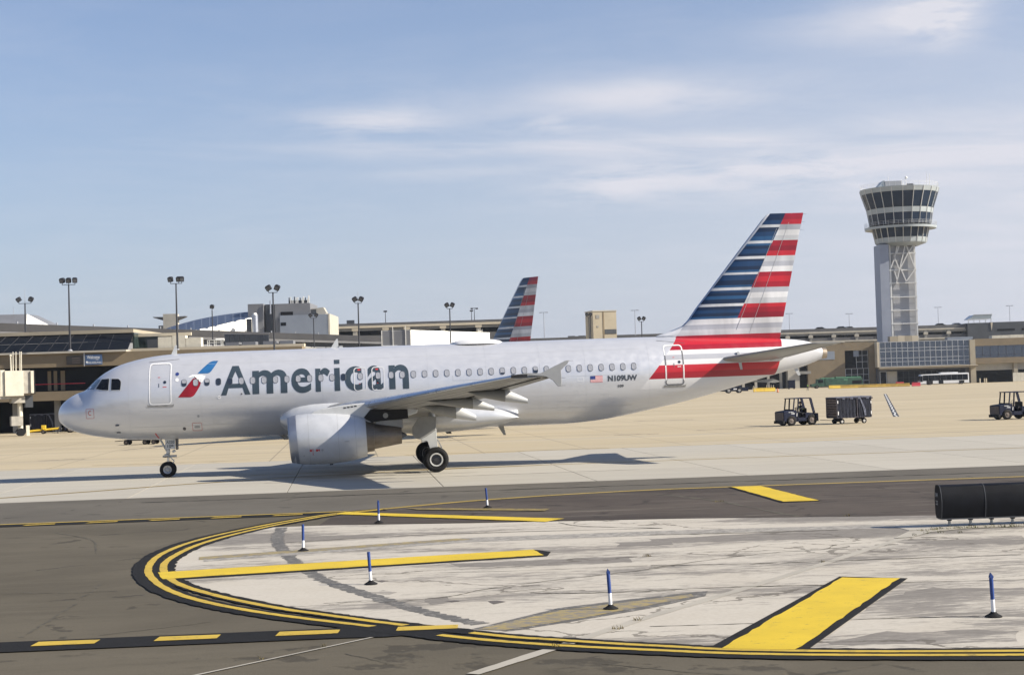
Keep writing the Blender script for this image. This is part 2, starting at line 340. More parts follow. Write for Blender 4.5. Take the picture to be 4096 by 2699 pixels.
    def island_mat(name, thr):
        t = NT(name)
        lowf = t.noise(1, t.coord((.10, .30, 1), (1, 0, 0), .03), 4, .5, .4); mid = t.noise(1, t.coord((.55, 2.4, 1), (5, 0, 0), .03), 12, .74, .5); hi = t.noise(1, t.coord((2.2, 9, 1), (2, 7, 0), .03), 10, .72); e = t.noise(20, t.coord((.6, 1.4, 1)), 5, .7); br = t.noise(.5, t.coord((1, 1, 1), (8, 8, 0)), 5, .6)
        c = t.mix(t.rng(e, .3, .7), (.385, .355, .305), (.465, .435, .38)); c = t.mix(t.rng(br, .4, .7, 0, .3), c, (.36, .32, .26))
        q = t.math('ADD', t.math('MULTIPLY', lowf, .95), t.math('MULTIPLY', mid, .50)); q = t.math('ADD', q, t.math('MULTIPLY', hi, .62))
        worn = t.rng(q, thr, thr+.15)
        c = t.mix(t.math('MULTIPLY', worn, .9), c, t.mix(t.rng(hi, .35, .65), (.105, .096, .087), (.195, .18, .163)))
        streak = t.rng(t.noise(1, t.coord((.12, 7, 1), (3, 1, 0), .03), 8, .7), .60, .74, 0, .55); c = t.mix(streak, c, (.20, .18, .155))
        wv = t.n('ShaderNodeTexVoronoi', feature='DISTANCE_TO_EDGE'); wv.inputs['Scale'].default_value = .2
        dv = t.n('ShaderNodeMixRGB', blend_type='ADD'); dv.inputs[0].default_value = 1.0; t.t.links.new(t.coord((.28, 1, 1), (3, 3, 0)), dv.inputs[1])
        nz = t.n('ShaderNodeTexNoise'); nz.inputs['Scale'].default_value = .9; nz.inputs['Detail'].default_value = 8; t.t.links.new(t.coord(), nz.inputs['Vector']); t.t.links.new(nz.outputs['Color'], dv.inputs[2]); t.t.links.new(dv.outputs[0], wv.inputs['Vector'])
        crk = t.math('LESS_THAN', wv.outputs['Distance'], .0045); c = t.mix(t.math('MULTIPLY', crk, .65), c, (.08, .07, .055))
        t.fin(c, .88, spec=.3); t.bump(t.math('ADD', e, t.math('MULTIPLY', crk, -2.0)), .25, .012)
    island_mat('island_concrete', 1.005); island_mat('island_worn', .87)
    def paint(name, c0, worn, thr, under):
        t = NT(name)
        n = t.noise(7, t.coord((.6, 1.5, 1)), 9, .78); n2 = t.noise(.8, t.coord(), 5)
        c = t.mix(t.rng(n2, .3, .7), c0, tuple(v*.86 for v in c0)); c = t.mix(t.math('MULTIPLY', t.rng(n, thr, thr+.06), worn), c, under)
        t.fin(c, .6)
    paint('yellow_paint', (.60, .425, .010), .9, .585, (.07, .06, .045))
    paint('yellow_line_paint', (.50, .345, .03), .9, .565, (.035, .03, .026))
    paint('yellow_faded', (.27, .20, .045), .95, .50, (.06, .05, .04))
    paint('yellow_ghost', (.33, .255, .09), 1.0, .47, (.17, .155, .135))
    paint('centre_line_paint', (.29, .20, .05), .75, .56, (.17, .15, .11))
    paint('ground_scar', (.105, .097, .082), 1.0, .54, (.36, .335, .29))
    paint('faint_scar', (.20, .185, .16), 1.0, .47, (.36, .335, .29))
    paint('seal_strip', (.385, .355, .295), .7, .60, (.25, .23, .19))
    paint('white_mark', (.55, .55, .54), .5, .66, (.2, .2, .2))
    paint('black_mark', (.035, .035, .038), .5, .68, (.22, .2, .15))
ground_mats()
mat('joint_fill', (.10, .09, .08), .9)
mat('ground_under', (.22, .21, .18), .9, 0, .2, .05)
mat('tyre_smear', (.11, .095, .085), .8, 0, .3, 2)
# ---- buildings and things
mat('tan_wall', (.20, .158, .102), .85, 0, .10, .35)
mat('tan_wall_pale', (.36, .315, .235), .85, 0, .08, .35)
mat('cream_trim', (.52, .46, .35), .8, 0, .06, .5)
mat('concrete_grey', (.24, .235, .22), .85, 0, .14, .4)
mat('concrete_pale', (.40, .375, .32), .85, 0, .10, .4)
mat('concrete_dark', (.10, .10, .105), .85, 0, .14, .4)
mat('roof_dark', (.022, .0215, .024), .7, 0, .2, .3)
mat('roof_blue', (.05, .068, .115), .45, .2, .12, .5)
mat('white_wall', (.80, .79, .74), .7, 0, .03, .4)
mat('metal_panel_blue', (.24, .27, .32), .5, .2, .06, .3)
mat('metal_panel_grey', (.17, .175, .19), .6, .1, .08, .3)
mat('dark_panel', (.05, .056, .066), .55, .1, .12, .4)
mat('glass_dark', (.008, .010, .014), .32); MATS['glass_dark'].node_tree.nodes['Principled BSDF'].inputs['Specular IOR Level'].default_value = .10
mat('tower_glass', (.010, .022, .045), .15); MATS['tower_glass'].node_tree.nodes['Principled BSDF'].inputs['Specular IOR Level'].default_value = .14
mat('glass_terminal', (.13, .145, .17), .05, .85)
mat('glass_green', (.03, .045, .042), .08, .1)
mat('mullion', (.50, .51, .52), .45, .3)
mat('mullion_dark', (.04, .04, .046), .5, .2)
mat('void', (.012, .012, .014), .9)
mat('tower_blue', (.27, .30, .37), .55, .1, .05, .3)
mat('tower_panel', (.35, .355, .37), .5, .2, .06, .4)
mat('tower_spandrel', (.36, .40, .42), .35, .1, .08, .3)
mat('tower_steel', (.60, .60, .58), .5, .1)
mat('steel_white', (.74, .73, .68), .5, 0, .08, 2)
mat('pole_dark', (.035, .037, .045), .5, .3)
mat('pole_grey', (.33, .34, .37), .5, .3)
mat('lamp_black', (.018, .02, .026), .6, .0, .3, 4)
mat('lamp_glass', (.10, .11, .13), .2, .2)
mat('bridge_white', (.60, .565, .47), .65, 0, .08, 1.5)
mat('bridge_grey', (.36, .34, .30), .7, 0, .15, 2)
mat('sign_blue', (.055, .10, .20), .5, 0, .1, 1)
mat('sign_dark', (.022, .02, .02), .5)
mat('sign_white', (.68, .70, .72), .5)
mat('red_strip', (.55, .03, .05), .5)
mat('tug_blue', (.006, .010, .030), .6, 0, .25, 4)
mat('tug_black', (.02, .02, .022), .6, 0, .3, 5)
mat('tug_grille', (.11, .09, .08), .7, 0, .3, 6)
mat('tarp_blue', (.010, .012, .022), .5, 0, .5, 3, stretch=(2.5, 2.5, .5))
mat('tarp_sheen_tint', (.10, .11, .15), .4, 0, .5, 8, stretch=(2.5, 2.5, .6))  # paler tarp colour with the sheen painted in
mat('cart_frame', (.075, .07, .085), .6, .2, .3, 4)
mat('cart_wood', (.15, .115, .095), .8, 0, .35, 5)
mat('hub_pale', (.48, .47, .45), .6)
mat('vest_green', (.34, .62, .06), .7, 0, .1, 9)
mat('cloth_dark', (.025, .027, .035), .85)
mat('skin', (.20, .115, .075), .6)
mat('hair', (.015, .012, .01), .8)
mat('yellow_plastic', (.66, .44, .03), .55, 0, .12, 2)
mat('barrier_ochre', (.34, .22, .035), .7, 0, .2, .8)
mat('barrier_yellow', (.66, .45, .06), .65, 0, .1, .8)
mat('red_plastic', (.48, .035, .055), .5)
mat('bus_white', (.74, .75, .76), .4, 0, .03, 1)
mat('truck_green', (.028, .085, .055), .6, 0, .3, 1)
mat('truck_green_light', (.075, .22, .13), .6, 0, .2, 1)
mat('cone_orange', (.6, .14, .03), .6)
mat('post_blue', (.016, .05, .21), .5, 0, .15, 8)
mat('post_white', (.76, .77, .79), .5, 0, .05, 9)
mat('sign_shell', (.007, .008, .011), .55, 0, .25, 3)
mat('sign_edge', (.07, .075, .085), .5, .2)
mat('grass', (.095, .10, .03), .9, 0, .4, 8); mat('weed_dry', (.19, .15, .06), .9, 0, .3, 8)
mat('car_dark', (.03, .034, .04), .25, .3, coat=.6); mat('car_silver', (.45, .46, .48), .25, .6, coat=.6); mat('car_white', (.72, .72, .72), .3, 0, coat=.6)
mat('stain', (.10, .09, .08), .8)

for n_, v_ in (('tug_blue', .2), ('sign_shell', .12), ('tarp_blue', .2), ('tarp_sheen_tint', .3), ('tug_black', .15), ('rubber', .2), ('lamp_black', .2), ('cart_frame', .2), ('title_paint', .3), ('asphalt_black', .2), ('void', .05)): MATS[n_].node_tree.nodes['Principled BSDF'].inputs['Specular IOR Level'].default_value = v_
mat('apu_metal', (.40, .33, .25), .4, .7, .2, 3)
mat('canopy_glass', (.30, .34, .36), .2, .3)

mat('fence_paint', (.34, .345, .345), .42, .1, .06, 2)
mat('shade_gap_black', (.010, .010, .011), .8); mat('seam_grey', (.50, .51, .53), .5)  # flat black for the pylon's painted shade and the flap gaps

mat('crack_dirt', (.060, .052, .036), .95, 0, .5, 4)

mat('exit_line', (.60, .60, .61), .45)
# ------------------------------------------------------------------ the ground
def struct(o): o['kind'] = 'structure'; return o
def sheet(name, poly, z, m, parent=None):
    return MB().add([(x, y, z) for x, y in poly], [tuple(range(len(poly)))]).build(name, m, parent)
ground = struct(sheet('ground', [(-6000, -3000), (6000, -3000), (6000, 9000), (-6000, 9000)], -0.20, 'ground_under'))
apron = struct(sheet('apron', [(-900, 15.26), (1300, 15.26), (1300, 1500), (-900, 1500)], 0.0, 'apron_concrete'))
# concrete taxiway: a bed with every slab laid on it, joints recessed
taxiway = struct(sheet('taxiway', [(-400, -15.2), (700, -15.2), (700, 15.2), (-400, 15.2)], -0.06, 'joint_fill'))
PX = 6.14
def slab_mesh(L, W):
    e = .018
    return MB().add([(e,e,0),(L-e,e,0),(L-e,W-e,0),(e,W-e,0),(e,e,-.07),(L-e,e,-.07),(L-e,W-e,-.07),(e,W-e,-.07)], [(0,1,2,3),(0,4,5,1),(1,5,6,2),(2,6,7,3),(3,7,4,0)]).mesh('slab')
ROWS = [(-15.08, 6.98), (-8.1, 8.1), (0, 7.6), (7.6, 7.6)]
ms = {w: slab_mesh(PX, w) for _, w in ROWS}
for k in range(-5, 10):
    for y0, w in ROWS:
        newobj('concrete_slab', ms[w], 'taxi_concrete', taxiway, (11.25+PX*k, y0, 0))
# the taxiway beyond the frame on both sides
for x0, x1 in ((-400, 11.25-5*PX), (11.25+10*PX, 700)):
    MB().box(x0, x1, -15.06, 15.2, -.055, 0).build('taxiway_end', 'taxi_concrete', taxiway)
asphalt = struct(sheet('asphalt_apron', [(-500, -400), (800, -400), (800, -15.1), (-500, -15.1)], 0.0, 'asphalt'))
shoulder = struct(sheet('asphalt_strip', [(-500, -26.2), (14.6, -26.2), (17.86, -23.65), (21.6, -22.2), (25.4, -21.5), (40, -22.0), (800, -30), (800, -15.12), (-500, -15.12)], 0.004, 'asphalt_shoulder'))
weath = struct(sheet('weathered_asphalt', [(13.3, -26.6), (14.7, -25.9), (17.86, -23.75), (21.6, -22.3), (25.4, -21.6), (40, -22.1), (800, -30.1), (800, -150), (31.95, -36.6), (22.9, -33.6), (12.75, -31.1)], 0.008, 'asphalt_weathered'))
outer_pts = [(14.75,-25.85),(13.12,-27.13),(12.1,-28.7),(11.1,-30.6),(10.05,-33.05),(9.40,-35.2),(9.06,-37.2),(8.94,-38.9),(8.98,-40.5),(9.14,-42.1),(9.42,-43.6),(9.82,-45.15),(10.38,-46.7),(11.06,-48.08),(11.82,-49.3),(12.51,-50.23),(13.2,-51.05),(14.0,-51.95),(14.95,-53.1),(15.52,-53.72),(16.16,-54.3),(16.8,-54.8),(17.6,-55.32),(18.2,-55.68),(18.94,-56.12),(19.88,-56.53),(21.14,-56.95),(22.94,-57.45),(26,-58.2)]
inner_pts = [(14.72,-26.1),(13.1,-27.62),(12.2,-29.2),(11.2,-31.2),(10.18,-33.95),(9.62,-36.3),(9.36,-38.5),(9.3,-40.0),(9.38,-41.3),(9.56,-42.5),(9.82,-43.75),(10.2,-45.0),(10.77,-46.33),(11.44,-47.65),(12.34,-49.15),(13.16,-50.25),(13.7,-50.95),(14.43,-51.85),(15.45,-53.0),(16.21,-53.8),(16.85,-54.28),(17.67,-54.9),(18.43,-55.4),(19.02,-55.8),(19.97,-56.22),(21.23,-56.66),(23.07,-57.15),(26,-57.9)]
OUT = catmull([(a, b, 0) for a, b in outer_pts]); INN = catmull([(a, b, 0) for a, b in inner_pts])
def ribbon(path, w0, w1, z, name, m, parent, t0=0, t1=None, jit=0.0):
    """strip between offsets w0 and w1 (to the left of travel) along a path, with a slightly uneven edge"""
    P = path[t0:t1]; L, Rr = [], []
    for i, p in enumerate(P):
        d = (P[min(i+1, len(P)-1)] - P[max(i-1, 0)]); n = Vector((-d.y, d.x, 0)).normalized()
        L.append(p+n*(w0+random.uniform(-jit, jit))); Rr.append(p+n*(w1+random.uniform(-jit, jit)))
    v = [(p.x, p.y, z) for p in L] + [(p.x, p.y, z) for p in Rr]; k = len(P)
    return MB().add(v, [(i, i+1, k+i+1, k+i) for i in range(k-1)]).build(name, m, parent)
# light concrete island inside the curve
island_edge = [p for p in INN if p.y < -31.0]
poly = [(10.95, -31.2)] and []
for i, p in enumerate(island_edge):
    d = island_edge[min(i+1, len(island_edge)-1)] - island_edge[max(i-1, 0)]; n = Vector((-d.y, d.x, 0)).normalized(); poly.append((p.x+n.x*.12, p.y+n.y*.12))
poly += [(60, -70), (60, -45.5), (31.95, -36.6), (27.62, -35.25), (24.75, -34.3), (22.9, -33.7), (19.77, -33.05), (17.16, -32.5), (12.94, -31.27)]
island = struct(sheet('concrete_island', poly, 0.012, 'island_concrete'))
# black beds and yellow lines round the island
ribbon(OUT, -.35, .22, .020, 'black_band', 'asphalt_black', asphalt, jit=.025)
ribbon(INN, -.16, .27, .022, 'black_band', 'asphalt_black', asphalt, jit=.03)
for path, a in ((OUT, -.085), (INN, -.085)):
    k = [i for i, p in enumerate(path) if p.y < -51.9][0]; k2 = [i for i, p in enumerate(path) if p.y < (-53.15 if path is OUT else -53.0)][0]
    ribbon(path, a, a+.17, .026, 'yellow_line', 'yellow_line_paint', asphalt, 0, k+1, jit=.009); ribbon(path, a, a+.17, .026, 'yellow_line', 'yellow_line_paint', asphalt, k2, None, jit=.009)
# foreground dashed edge line
sheet('black_band', [(-20, -51.0), (13.6, -51.93), (14.6, -52.25), (15.3, -52.85), (14.2, -53.1), (13.5, -53.0), (-20, -52.1)], .018, 'asphalt_black', asphalt)
for k in range(-6, 4):
    x = 8.55+1.92*k+.035*k; y = -51.97-.055*k
    sheet('yellow_dash', [(x, y), (x+1.0, y-.06), (x+.96, y-.46), (x-.05, y-.44)], .0265, 'yellow_line_paint', asphalt)
# far dashed edge line along the shoulder
for a, b, nm, m in ((-26.02, -26.95, 'black_band', 'asphalt_black'),): sheet(nm, [(-120, a), (14.4, a-.05), (13.2, b-.25), (-120, b)], .013, m, shoulder)
sheet('yellow_line', [(-120, -26.05), (14.7, -26.1), (14.5, -26.30), (-120, -26.28)], .019, 'yellow_line_paint', shoulder)
for k in range(-9, 6):
    x = 3.44+1.94*k; sheet('yellow_dash', [(x, -26.96), (x+.97, -26.86), (x+.97, -26.60), (x+.1, -26.66)], .0195, 'yellow_line_paint', shoulder)
thin = catmull([(14.7,-25.85,0),(16.29,-24.7,0),(17.86,-23.65,0),(19.72,-22.82,0),(21.63,-22.16,0),(25.0,-21.56,0),(28.47,-21.6,0),(31.96,-21.72,0),(38.3,-21.95,0),(45,-22.15,0),(52,-22.35,0),(60,-22.6,0)])
ribbon(thin, -.13, -.02, .019, 'yellow_line', 'yellow_line_paint', weath); ribbon(thin, .06, .17, .019, 'yellow_line', 'yellow_line_paint', weath)
# wide yellow bars
def bar(q, name='yellow_bar', m='yellow_paint', parent=island, z=.0295, edge=None):
    if edge: sheet('black_border', edge, z-.0045, 'asphalt_black', parent)
    P = []
    for (a, b), (c, d) in zip(q, q[1:]+q[:1]):
        n = max(2, int(math.hypot(c-a, d-b)/.35)); P += [(a+(c-a)*k/n+random.uniform(-.018, .018), b+(d-b)*k/n+random.uniform(-.03, .03)) for k in range(n)]
    return sheet(name, P, z, m, parent)
bar([(9.36,-42.25),(18.0,-40.71),(18.08,-42.0),(9.62,-43.62)], edge=[(9.8,-42.15),(18.02,-40.64),(18.35,-41.3),(18.16,-42.2),(9.9,-43.82)])
bar([(23.19,-48.34),(24.18,-48.81),(20.05,-56.18),(19.05,-55.75)], edge=[(23.2,-48.13),(24.33,-48.85),(20.28,-56.1),(19.95,-56.2),(18.97,-55.5)])
bar([(27.39,-21.75),(28.47,-21.8),(28.37,-29.39),(27.25,-29.27)], parent=weath, edge=[(27.28,-21.7),(28.5,-21.75),(28.42,-29.45),(27.12,-29.5)])
bar([(13.55,-26.62),(19.87,-32.34),(19.24,-33.13),(13.25,-27.3)], parent=weath)
bar([(15.5,-25.9),(19.92,-28.51),(19.67,-29.24),(15.85,-26.75)], 'yellow_bar', 'yellow_faded', weath)
# old, ground-off markings and repairs on the island
scar = catmull([(11.70,-31.5,0),(11.68,-34.3,0),(11.82,-36.7,0),(12.05,-38.7,0),(12.5,-42,0),(13.11,-45.0,0),(14.0,-47.8,0),(15.0,-50.55,0),(15.78,-52.2,0)])
ribbon(catmull(scar[::4], 14), -.16, .17, .0150, 'old_marking', 'ground_scar', island, jit=.05)
sheet('old_marking', [(15.6,-52.7),(17.3,-50.7),(18.76,-49.95),(20.3,-49.3),(20.1,-50.0),(18.9,-51.2),(17.34,-52.35),(16.2,-53.1)], .016, 'ground_scar', island)
sheet('old_marking', [(15.7,-52.75),(17.3,-51.0),(19.9,-49.7),(19.9,-50.0),(17.6,-52.0),(16.1,-53.0)], .0195, 'yellow_ghost', island)
sheet('old_marking', [(10.1,-39.0),(16.6,-36.9),(22.5,-37.2),(30,-38.3),(30,-39.2),(22.5,-38.3),(16.7,-38.1),(10.2,-40.2)], .0155, 'faint_scar', island)
sheet('old_marking', [(10.0,-39.1),(16.4,-37.0),(16.9,-37.4),(10.05,-39.75)], .0185, 'yellow_ghost', island)
ss = catmull([(15.3,-56.8,0),(16.6,-55.05,0),(18.66,-52.2,0),(21.5,-48.6,0),(24.75,-44.25,0),(27.8,-40.2,0)])
ribbon(ss, -.11, .11, .0168, 'seal_strip', 'seal_strip', island, jit=.02)
sheet('seal_strip', [(11.3,-55.9),(13.95,-53.05),(14.0,-53.07),(11.36,-55.93)], .0165, 'seal_strip', asphalt)
# long dark tar crack on the shoulder
cr = catmull([(x, -18.2-.03*(x-12)+random.uniform(-.12, .12), 0) for x in np.arange(6, 44, 1.1)], 3)
ribbon(cr, -.05, .07, .012, 'tar_crack', 'asphalt_black', shoulder, jit=.05)
# taxi centre line and the lead-off line that curves away to the left, with tyre smears
ribbon([Vector((x, -1.2+.0006*(x-9), 0)) for x in range(9, 300, 3)], -.14, .14, .006, 'yellow_line', 'centre_line_paint', taxiway)
lead = catmull([(-20,-27.5,0),(-8,-17.2,0),(-.4,-11.9,0),(2.9,-9.55,0),(6.15,-6.95,0),(8.95,-5.4,0),(13,-3.4,0),(17.5,-1.9,0),(23,-1.2,0)])
ribbon(lead, -.2, -.04, .007, 'yellow_line', 'centre_line_paint', taxiway); ribbon(lead, .04, .2, .007, 'yellow_line', 'centre_line_paint', taxiway)
for y, x0, x1, w in ((-3.6, 8, 17.2, .22), (-4.4, 11, 18.5, .16), (-5.6, 12, 21, .1), (3.8, 9, 17.4, .2), (-8.1, 10, 28, .08)):
    q = catmull([(x, y+random.uniform(-.12, .12), 0) for x in np.arange(x0, x1, 1.5)], 3); ribbon(q, -w/2, w/2, .0035, 'tyre_smear', 'tyre_smear', taxiway, jit=w*.35)
ribbon(catmull([(x, 15.5+random.uniform(-.1,.1), 0) for x in range(17, 30)], 2), -.10, .12, .007, 'yellow_line', 'centre_line_paint', apron, jit=.05)
ribbon(catmull([(x, 16.3+random.uniform(-.1,.1), 0) for x in range(-1, 9)], 2), -.08, .08, .007, 'yellow_line', 'centre_line_paint', apron, jit=.05)
# zig-zag white lane edge far out on the apron
z0, z1 = Vector((109.4, 202.3, 0)), Vector((62.0, 60.1, 0)); zn = Vector(((z1-z0).y, -(z1-z0).x, 0)).normalized()
ribbon([z0, z1], -.26, .26, .006, 'black_band', 'black_mark', apron)
zp = []
for k in range(25):
    zp.append(z0+(z1-z0)*(k/24)+zn*(.075 if k % 2 else -.075))
ribbon(zp, -.08, .08, .011, 'white_line', 'white_mark', apron)

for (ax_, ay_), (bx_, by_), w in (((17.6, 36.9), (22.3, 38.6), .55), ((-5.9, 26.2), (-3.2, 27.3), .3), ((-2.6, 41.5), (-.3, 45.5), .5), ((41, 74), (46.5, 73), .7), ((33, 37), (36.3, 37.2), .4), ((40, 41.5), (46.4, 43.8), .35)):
    q = catmull([(ax_+(bx_-ax_)*k/6+random.uniform(-.1, .1), ay_+(by_-ay_)*k/6+random.uniform(-.2, .2), 0) for k in range(7)], 4); ribbon(q, -w/2, w/2, .005, 'stain_shade_streak', 'tyre_smear', apron, jit=w*.4)  # oil stains; the first streak is a cast shadow painted on the concrete

def crack(pts, w, z, parent, m='crack_dirt', j=.05):
    q = catmull([(a+random.uniform(-j, j)*.6, b+random.uniform(-j, j), 0) for a, b in pts], 10)
    q = [p+Vector((0, random.uniform(-w, w)*.7, 0)) for p in q]; ribbon(q, -w/2, w/2, z, 'pavement_crack', m, parent, jit=w*.45)
for pts, w in (([(14.25,-48.95),(15.47,-48.51),(16.28,-47.68),(17.75,-46.63),(19.18,-45.99),(20.53,-45.12)], .035), ([(17.03,-48.46),(17.64,-48.76),(18.67,-48.97),(19.74,-49.01)], .05), ([(20.03,-44.93),(21.66,-45.26),(22.67,-45.34),(24.18,-45.46),(27.96,-45.84)], .05), ([(19.28,-48.87),(21.07,-49.01),(22.55,-49.17),(24.14,-49.37),(26.31,-49.66)], .04), ([(18.45,-53.28),(20.08,-53.50)], .03), ([(21.60,-53.57),(22.76,-53.71),(23.77,-53.82)], .035), ([(19.95,-45.36),(21.89,-44.00),(23.19,-43.40),(24.35,-43.17),(24.92,-42.29),(25.79,-42.16)], .035), ([(13.16,-48.69),(13.85,-48.60)], .03), ([(19.57,-33.49),(20.07,-34.95),(21.96,-36.43)], .05), ([(21.33,-38.05),(22.87,-38.51),(26.07,-38.82)], .07), ([(14,-44.3),(17,-44.8),(20,-44.9)], .025), ([(12,-36.2),(16,-35.6),(22,-36.4)], .06)):
    crack(pts, w, .0178, island)
for pts, w in (([(2.0,-43.5),(6.46,-44.83),(7.24,-45.05),(8.10,-45.28),(8.64,-45.16),(8.9,-45.3)], .035), ([(9.47,-51.36),(9.94,-51.09),(10.64,-50.71),(11.19,-50.36)], .03), ([(8.31,-46.06),(8.36,-45.25),(8.37,-43.88)], .05), ([(8.15,-51.28),(8.21,-49.59),(8.36,-47.07)], .06), ([(13.57,-54.53),(14.00,-55.25),(14.18,-55.62),(14.33,-55.73)], .03), ([(9.2,-33.5),(8.6,-36.5),(8.3,-39)], .05), ([(5,-30),(6.5,-33),(7.2,-37)], .05), ([(17.2,-56.4),(18.5,-57.6),(19.8,-58.2)], .03)):
    crack(pts, w, .0042, asphalt)
for pts, w in (([(24.2,-23.5),(25.4,-27.5),(25.9,-31.5),(26.2,-34.5)], .16), ([(16,-28.5),(20,-29.3),(25,-30)], .05), ([(29,-25),(34,-26.2),(40,-27)], .07)): crack(pts, w, .0128, weath)
def patch(poly, z, m, parent, name='worn_patch', j=.10):
    P = []
    for (a, b), (c, d) in zip(poly, poly[1:]+poly[:1]):
        n = max(2, int(math.hypot(c-a, d-b)/.3))
        for k in range(n): P.append((a+(c-a)*k/n+random.uniform(-j, j), b+(d-b)*k/n+random.uniform(-j, j)))
    return sheet(name, P, z, m, parent)
for i, q in enumerate(([(21.10,-39.25),(23.61,-38.84),(26.64,-37.66),(31.02,-38.75),(28.85,-43.77),(26.68,-42.85),(25.64,-40.82),(23.18,-40.57),(20.92,-40.20)], [(22.05,-52.89),(23.15,-51.01),(24.30,-50.28),(25.81,-50.81),(24.38,-54.11),(22.77,-53.68),(21.77,-53.53)], [(20.61,-55.63),(21.82,-54.91),(23.83,-55.38),(23.31,-56.35),(20.9,-55.95)], [(15.81,-42.85),(18.04,-42.80),(20.03,-42.95),(19.82,-44.11),(17.90,-43.96),(15.98,-43.66)], [(14.95,-48.66),(15.37,-48.48),(15.49,-49.26),(15.05,-49.42)], [(14.06,-47.36),(14.30,-47.09),(14.63,-47.56),(14.33,-47.90)], [(20.24,-39.71),(21.64,-39.74),(21.42,-40.78),(20.07,-40.75)])):
    patch(q, .0136+.0002*i, 'island_worn', island)
for q in ([(16.14,-49.38),(16.33,-49.34),(16.47,-49.59),(16.23,-49.82)], [(14.15,-45.53),(14.30,-45.43),(14.44,-45.63),(14.30,-45.78)], [(15.4,-49.1),(15.55,-49.05),(15.65,-49.2),(15.5,-49.3)]): patch(q, .0172, 'tyre_smear', island, 'dark_spot', .02)

for x0, x1, yc in ((-30, 60, 15.25), (-30, 24, 14.6), (-8, 14, 13.9)):
    q = catmull([(x, yc+random.uniform(-.35, .35), 0) for x in np.arange(x0, x1, 1.3)], 3); ribbon(q, -.35, .40, .0025 if yc > 15 else .0012*(16-yc), 'dust_band', 'apron_concrete', apron, jit=.22)
# ------------------------------------------------------------------ the airliner
def pchip(T):
    a = np.array(T, float); x, y = a[:, 0], a[:, 1]; h = np.diff(x); d = np.diff(y)/h; m = np.zeros_like(x)
    m[1:-1] = np.where(d[:-1]*d[1:] > 0, 2*d[:-1]*d[1:]/np.where(d[:-1]+d[1:] == 0, 1, d[:-1]+d[1:]), 0); m[0] = d[0]; m[-1] = d[-1]
    def f(q):
        i = int(min(max(np.searchsorted(x, q)-1, 0), len(h)-1)); t = min(max((q-x[i])/h[i], 0), 1)
        return float((2*t**3-3*t*t+1)*y[i]+(t**3-2*t*t+t)*h[i]*m[i]+(-2*t**3+3*t*t)*y[i+1]+(t**3-t*t)*h[i]*m[i+1])
    return f
TOP = pchip([(0,3.22),(0.02,3.42),(.08,3.58),(.17,3.73),(.40,3.95),(.67,4.13),(.95,4.27),(1.31,4.39),(1.55,4.60),(1.81,4.86),(2.22,5.17),(2.5,5.33),(2.86,5.50),(3.22,5.62),(3.68,5.74),(4.13,5.83),(4.59,5.90),(5.04,5.945),(5.5,5.975),(6.7,6.0),(8,6.01),(27.5,6.01),(28.8,6.0),(30,5.96),(32,5.88),(34,5.78),(35.3,5.69),(36.1,5.62),(37.0,5.44),(37.45,5.16)])
BOT = pchip([(0,3.22),(.02,3.05),(.07,2.93),(.24,2.75),(.46,2.59),(.81,2.43),(1.26,2.29),(1.79,2.17),(2.42,2.07),(2.96,2.0),(3.6,1.95),(4.5,1.91),(6.6,1.88),(8,1.88),(24,1.88),(25.5,1.95),(26.6,2.07),(27.66,2.24),(28.6,2.42),(30.06,2.69),(31.9,3.11),(33.7,3.57),(34.63,3.82),(35.78,4.10),(36.5,4.27),(37.45,4.62)])
HW = pchip([(0,0.02),(.05,.28),(.15,.5),(.4,.82),(.7,1.06),(1.0,1.23),(1.5,1.45),(2,1.61),(2.5,1.72),(3,1.81),(4,1.92),(5,1.96),(6.5,1.975),(24,1.975),(26,1.95),(27.5,1.88),(29,1.75),(31,1.47),(33,1.14),(35,.78),(36.5,.46),(37.45,.28)])
OFF = (-AX, 0, 0)
AMB = lambda: MB(OFF)
plane = thing('airliner', 'silver twin-engine airliner with American titles and red white blue striped tail, taxiing', 'airliner', (AX, 0, 0))
plane.rotation_euler = (0, -.00685, 0)
def fus_rings(xs, n=56, grow=0.0):
    R = []
    for x in xs:
        t, b, w = TOP(x)+grow, BOT(x)-grow, HW(x)+grow; zc, hz = (t+b)/2, (t-b)/2
        R.append([(x, w*math.sin(2*math.pi*i/n), zc+hz*math.cos(2*math.pi*i/n)) for i in range(n)])
    return R
xs = [0.0, .004, .012, .025, .05, .08, .12, .17, .24, .32, .4, .52, .67, .8, .95, 1.1, 1.25, 1.4, 1.55, 1.7, 1.85, 2.05, 2.25, 2.5, 2.75, 3.0, 3.3, 3.7, 4.1, 4.6, 5.0, 5.5, 6.0, 6.7]
xs += list(np.arange(7.5, 24, 1.5)) + list(np.arange(24, 37.2, .45)) + [37.3, 37.45]
fus = AMB().loft(fus_rings(xs)).build('fuselage', 'fuselage_paint', plane, 60)
def surf(x, z, off=0.006):
    t, b, w = TOP(x), BOT(x), HW(x); zc, hz = (t+b)/2, (t-b)/2; q = max(-.999, min(.999, (z-zc)/hz)); y = -w*math.sqrt(1-q*q)
    ny, nz = y/w/w, (z-zc)/hz/hz; L = math.hypot(ny, nz) or 1
    return (x, y+off*ny/L, z+off*nz/L)
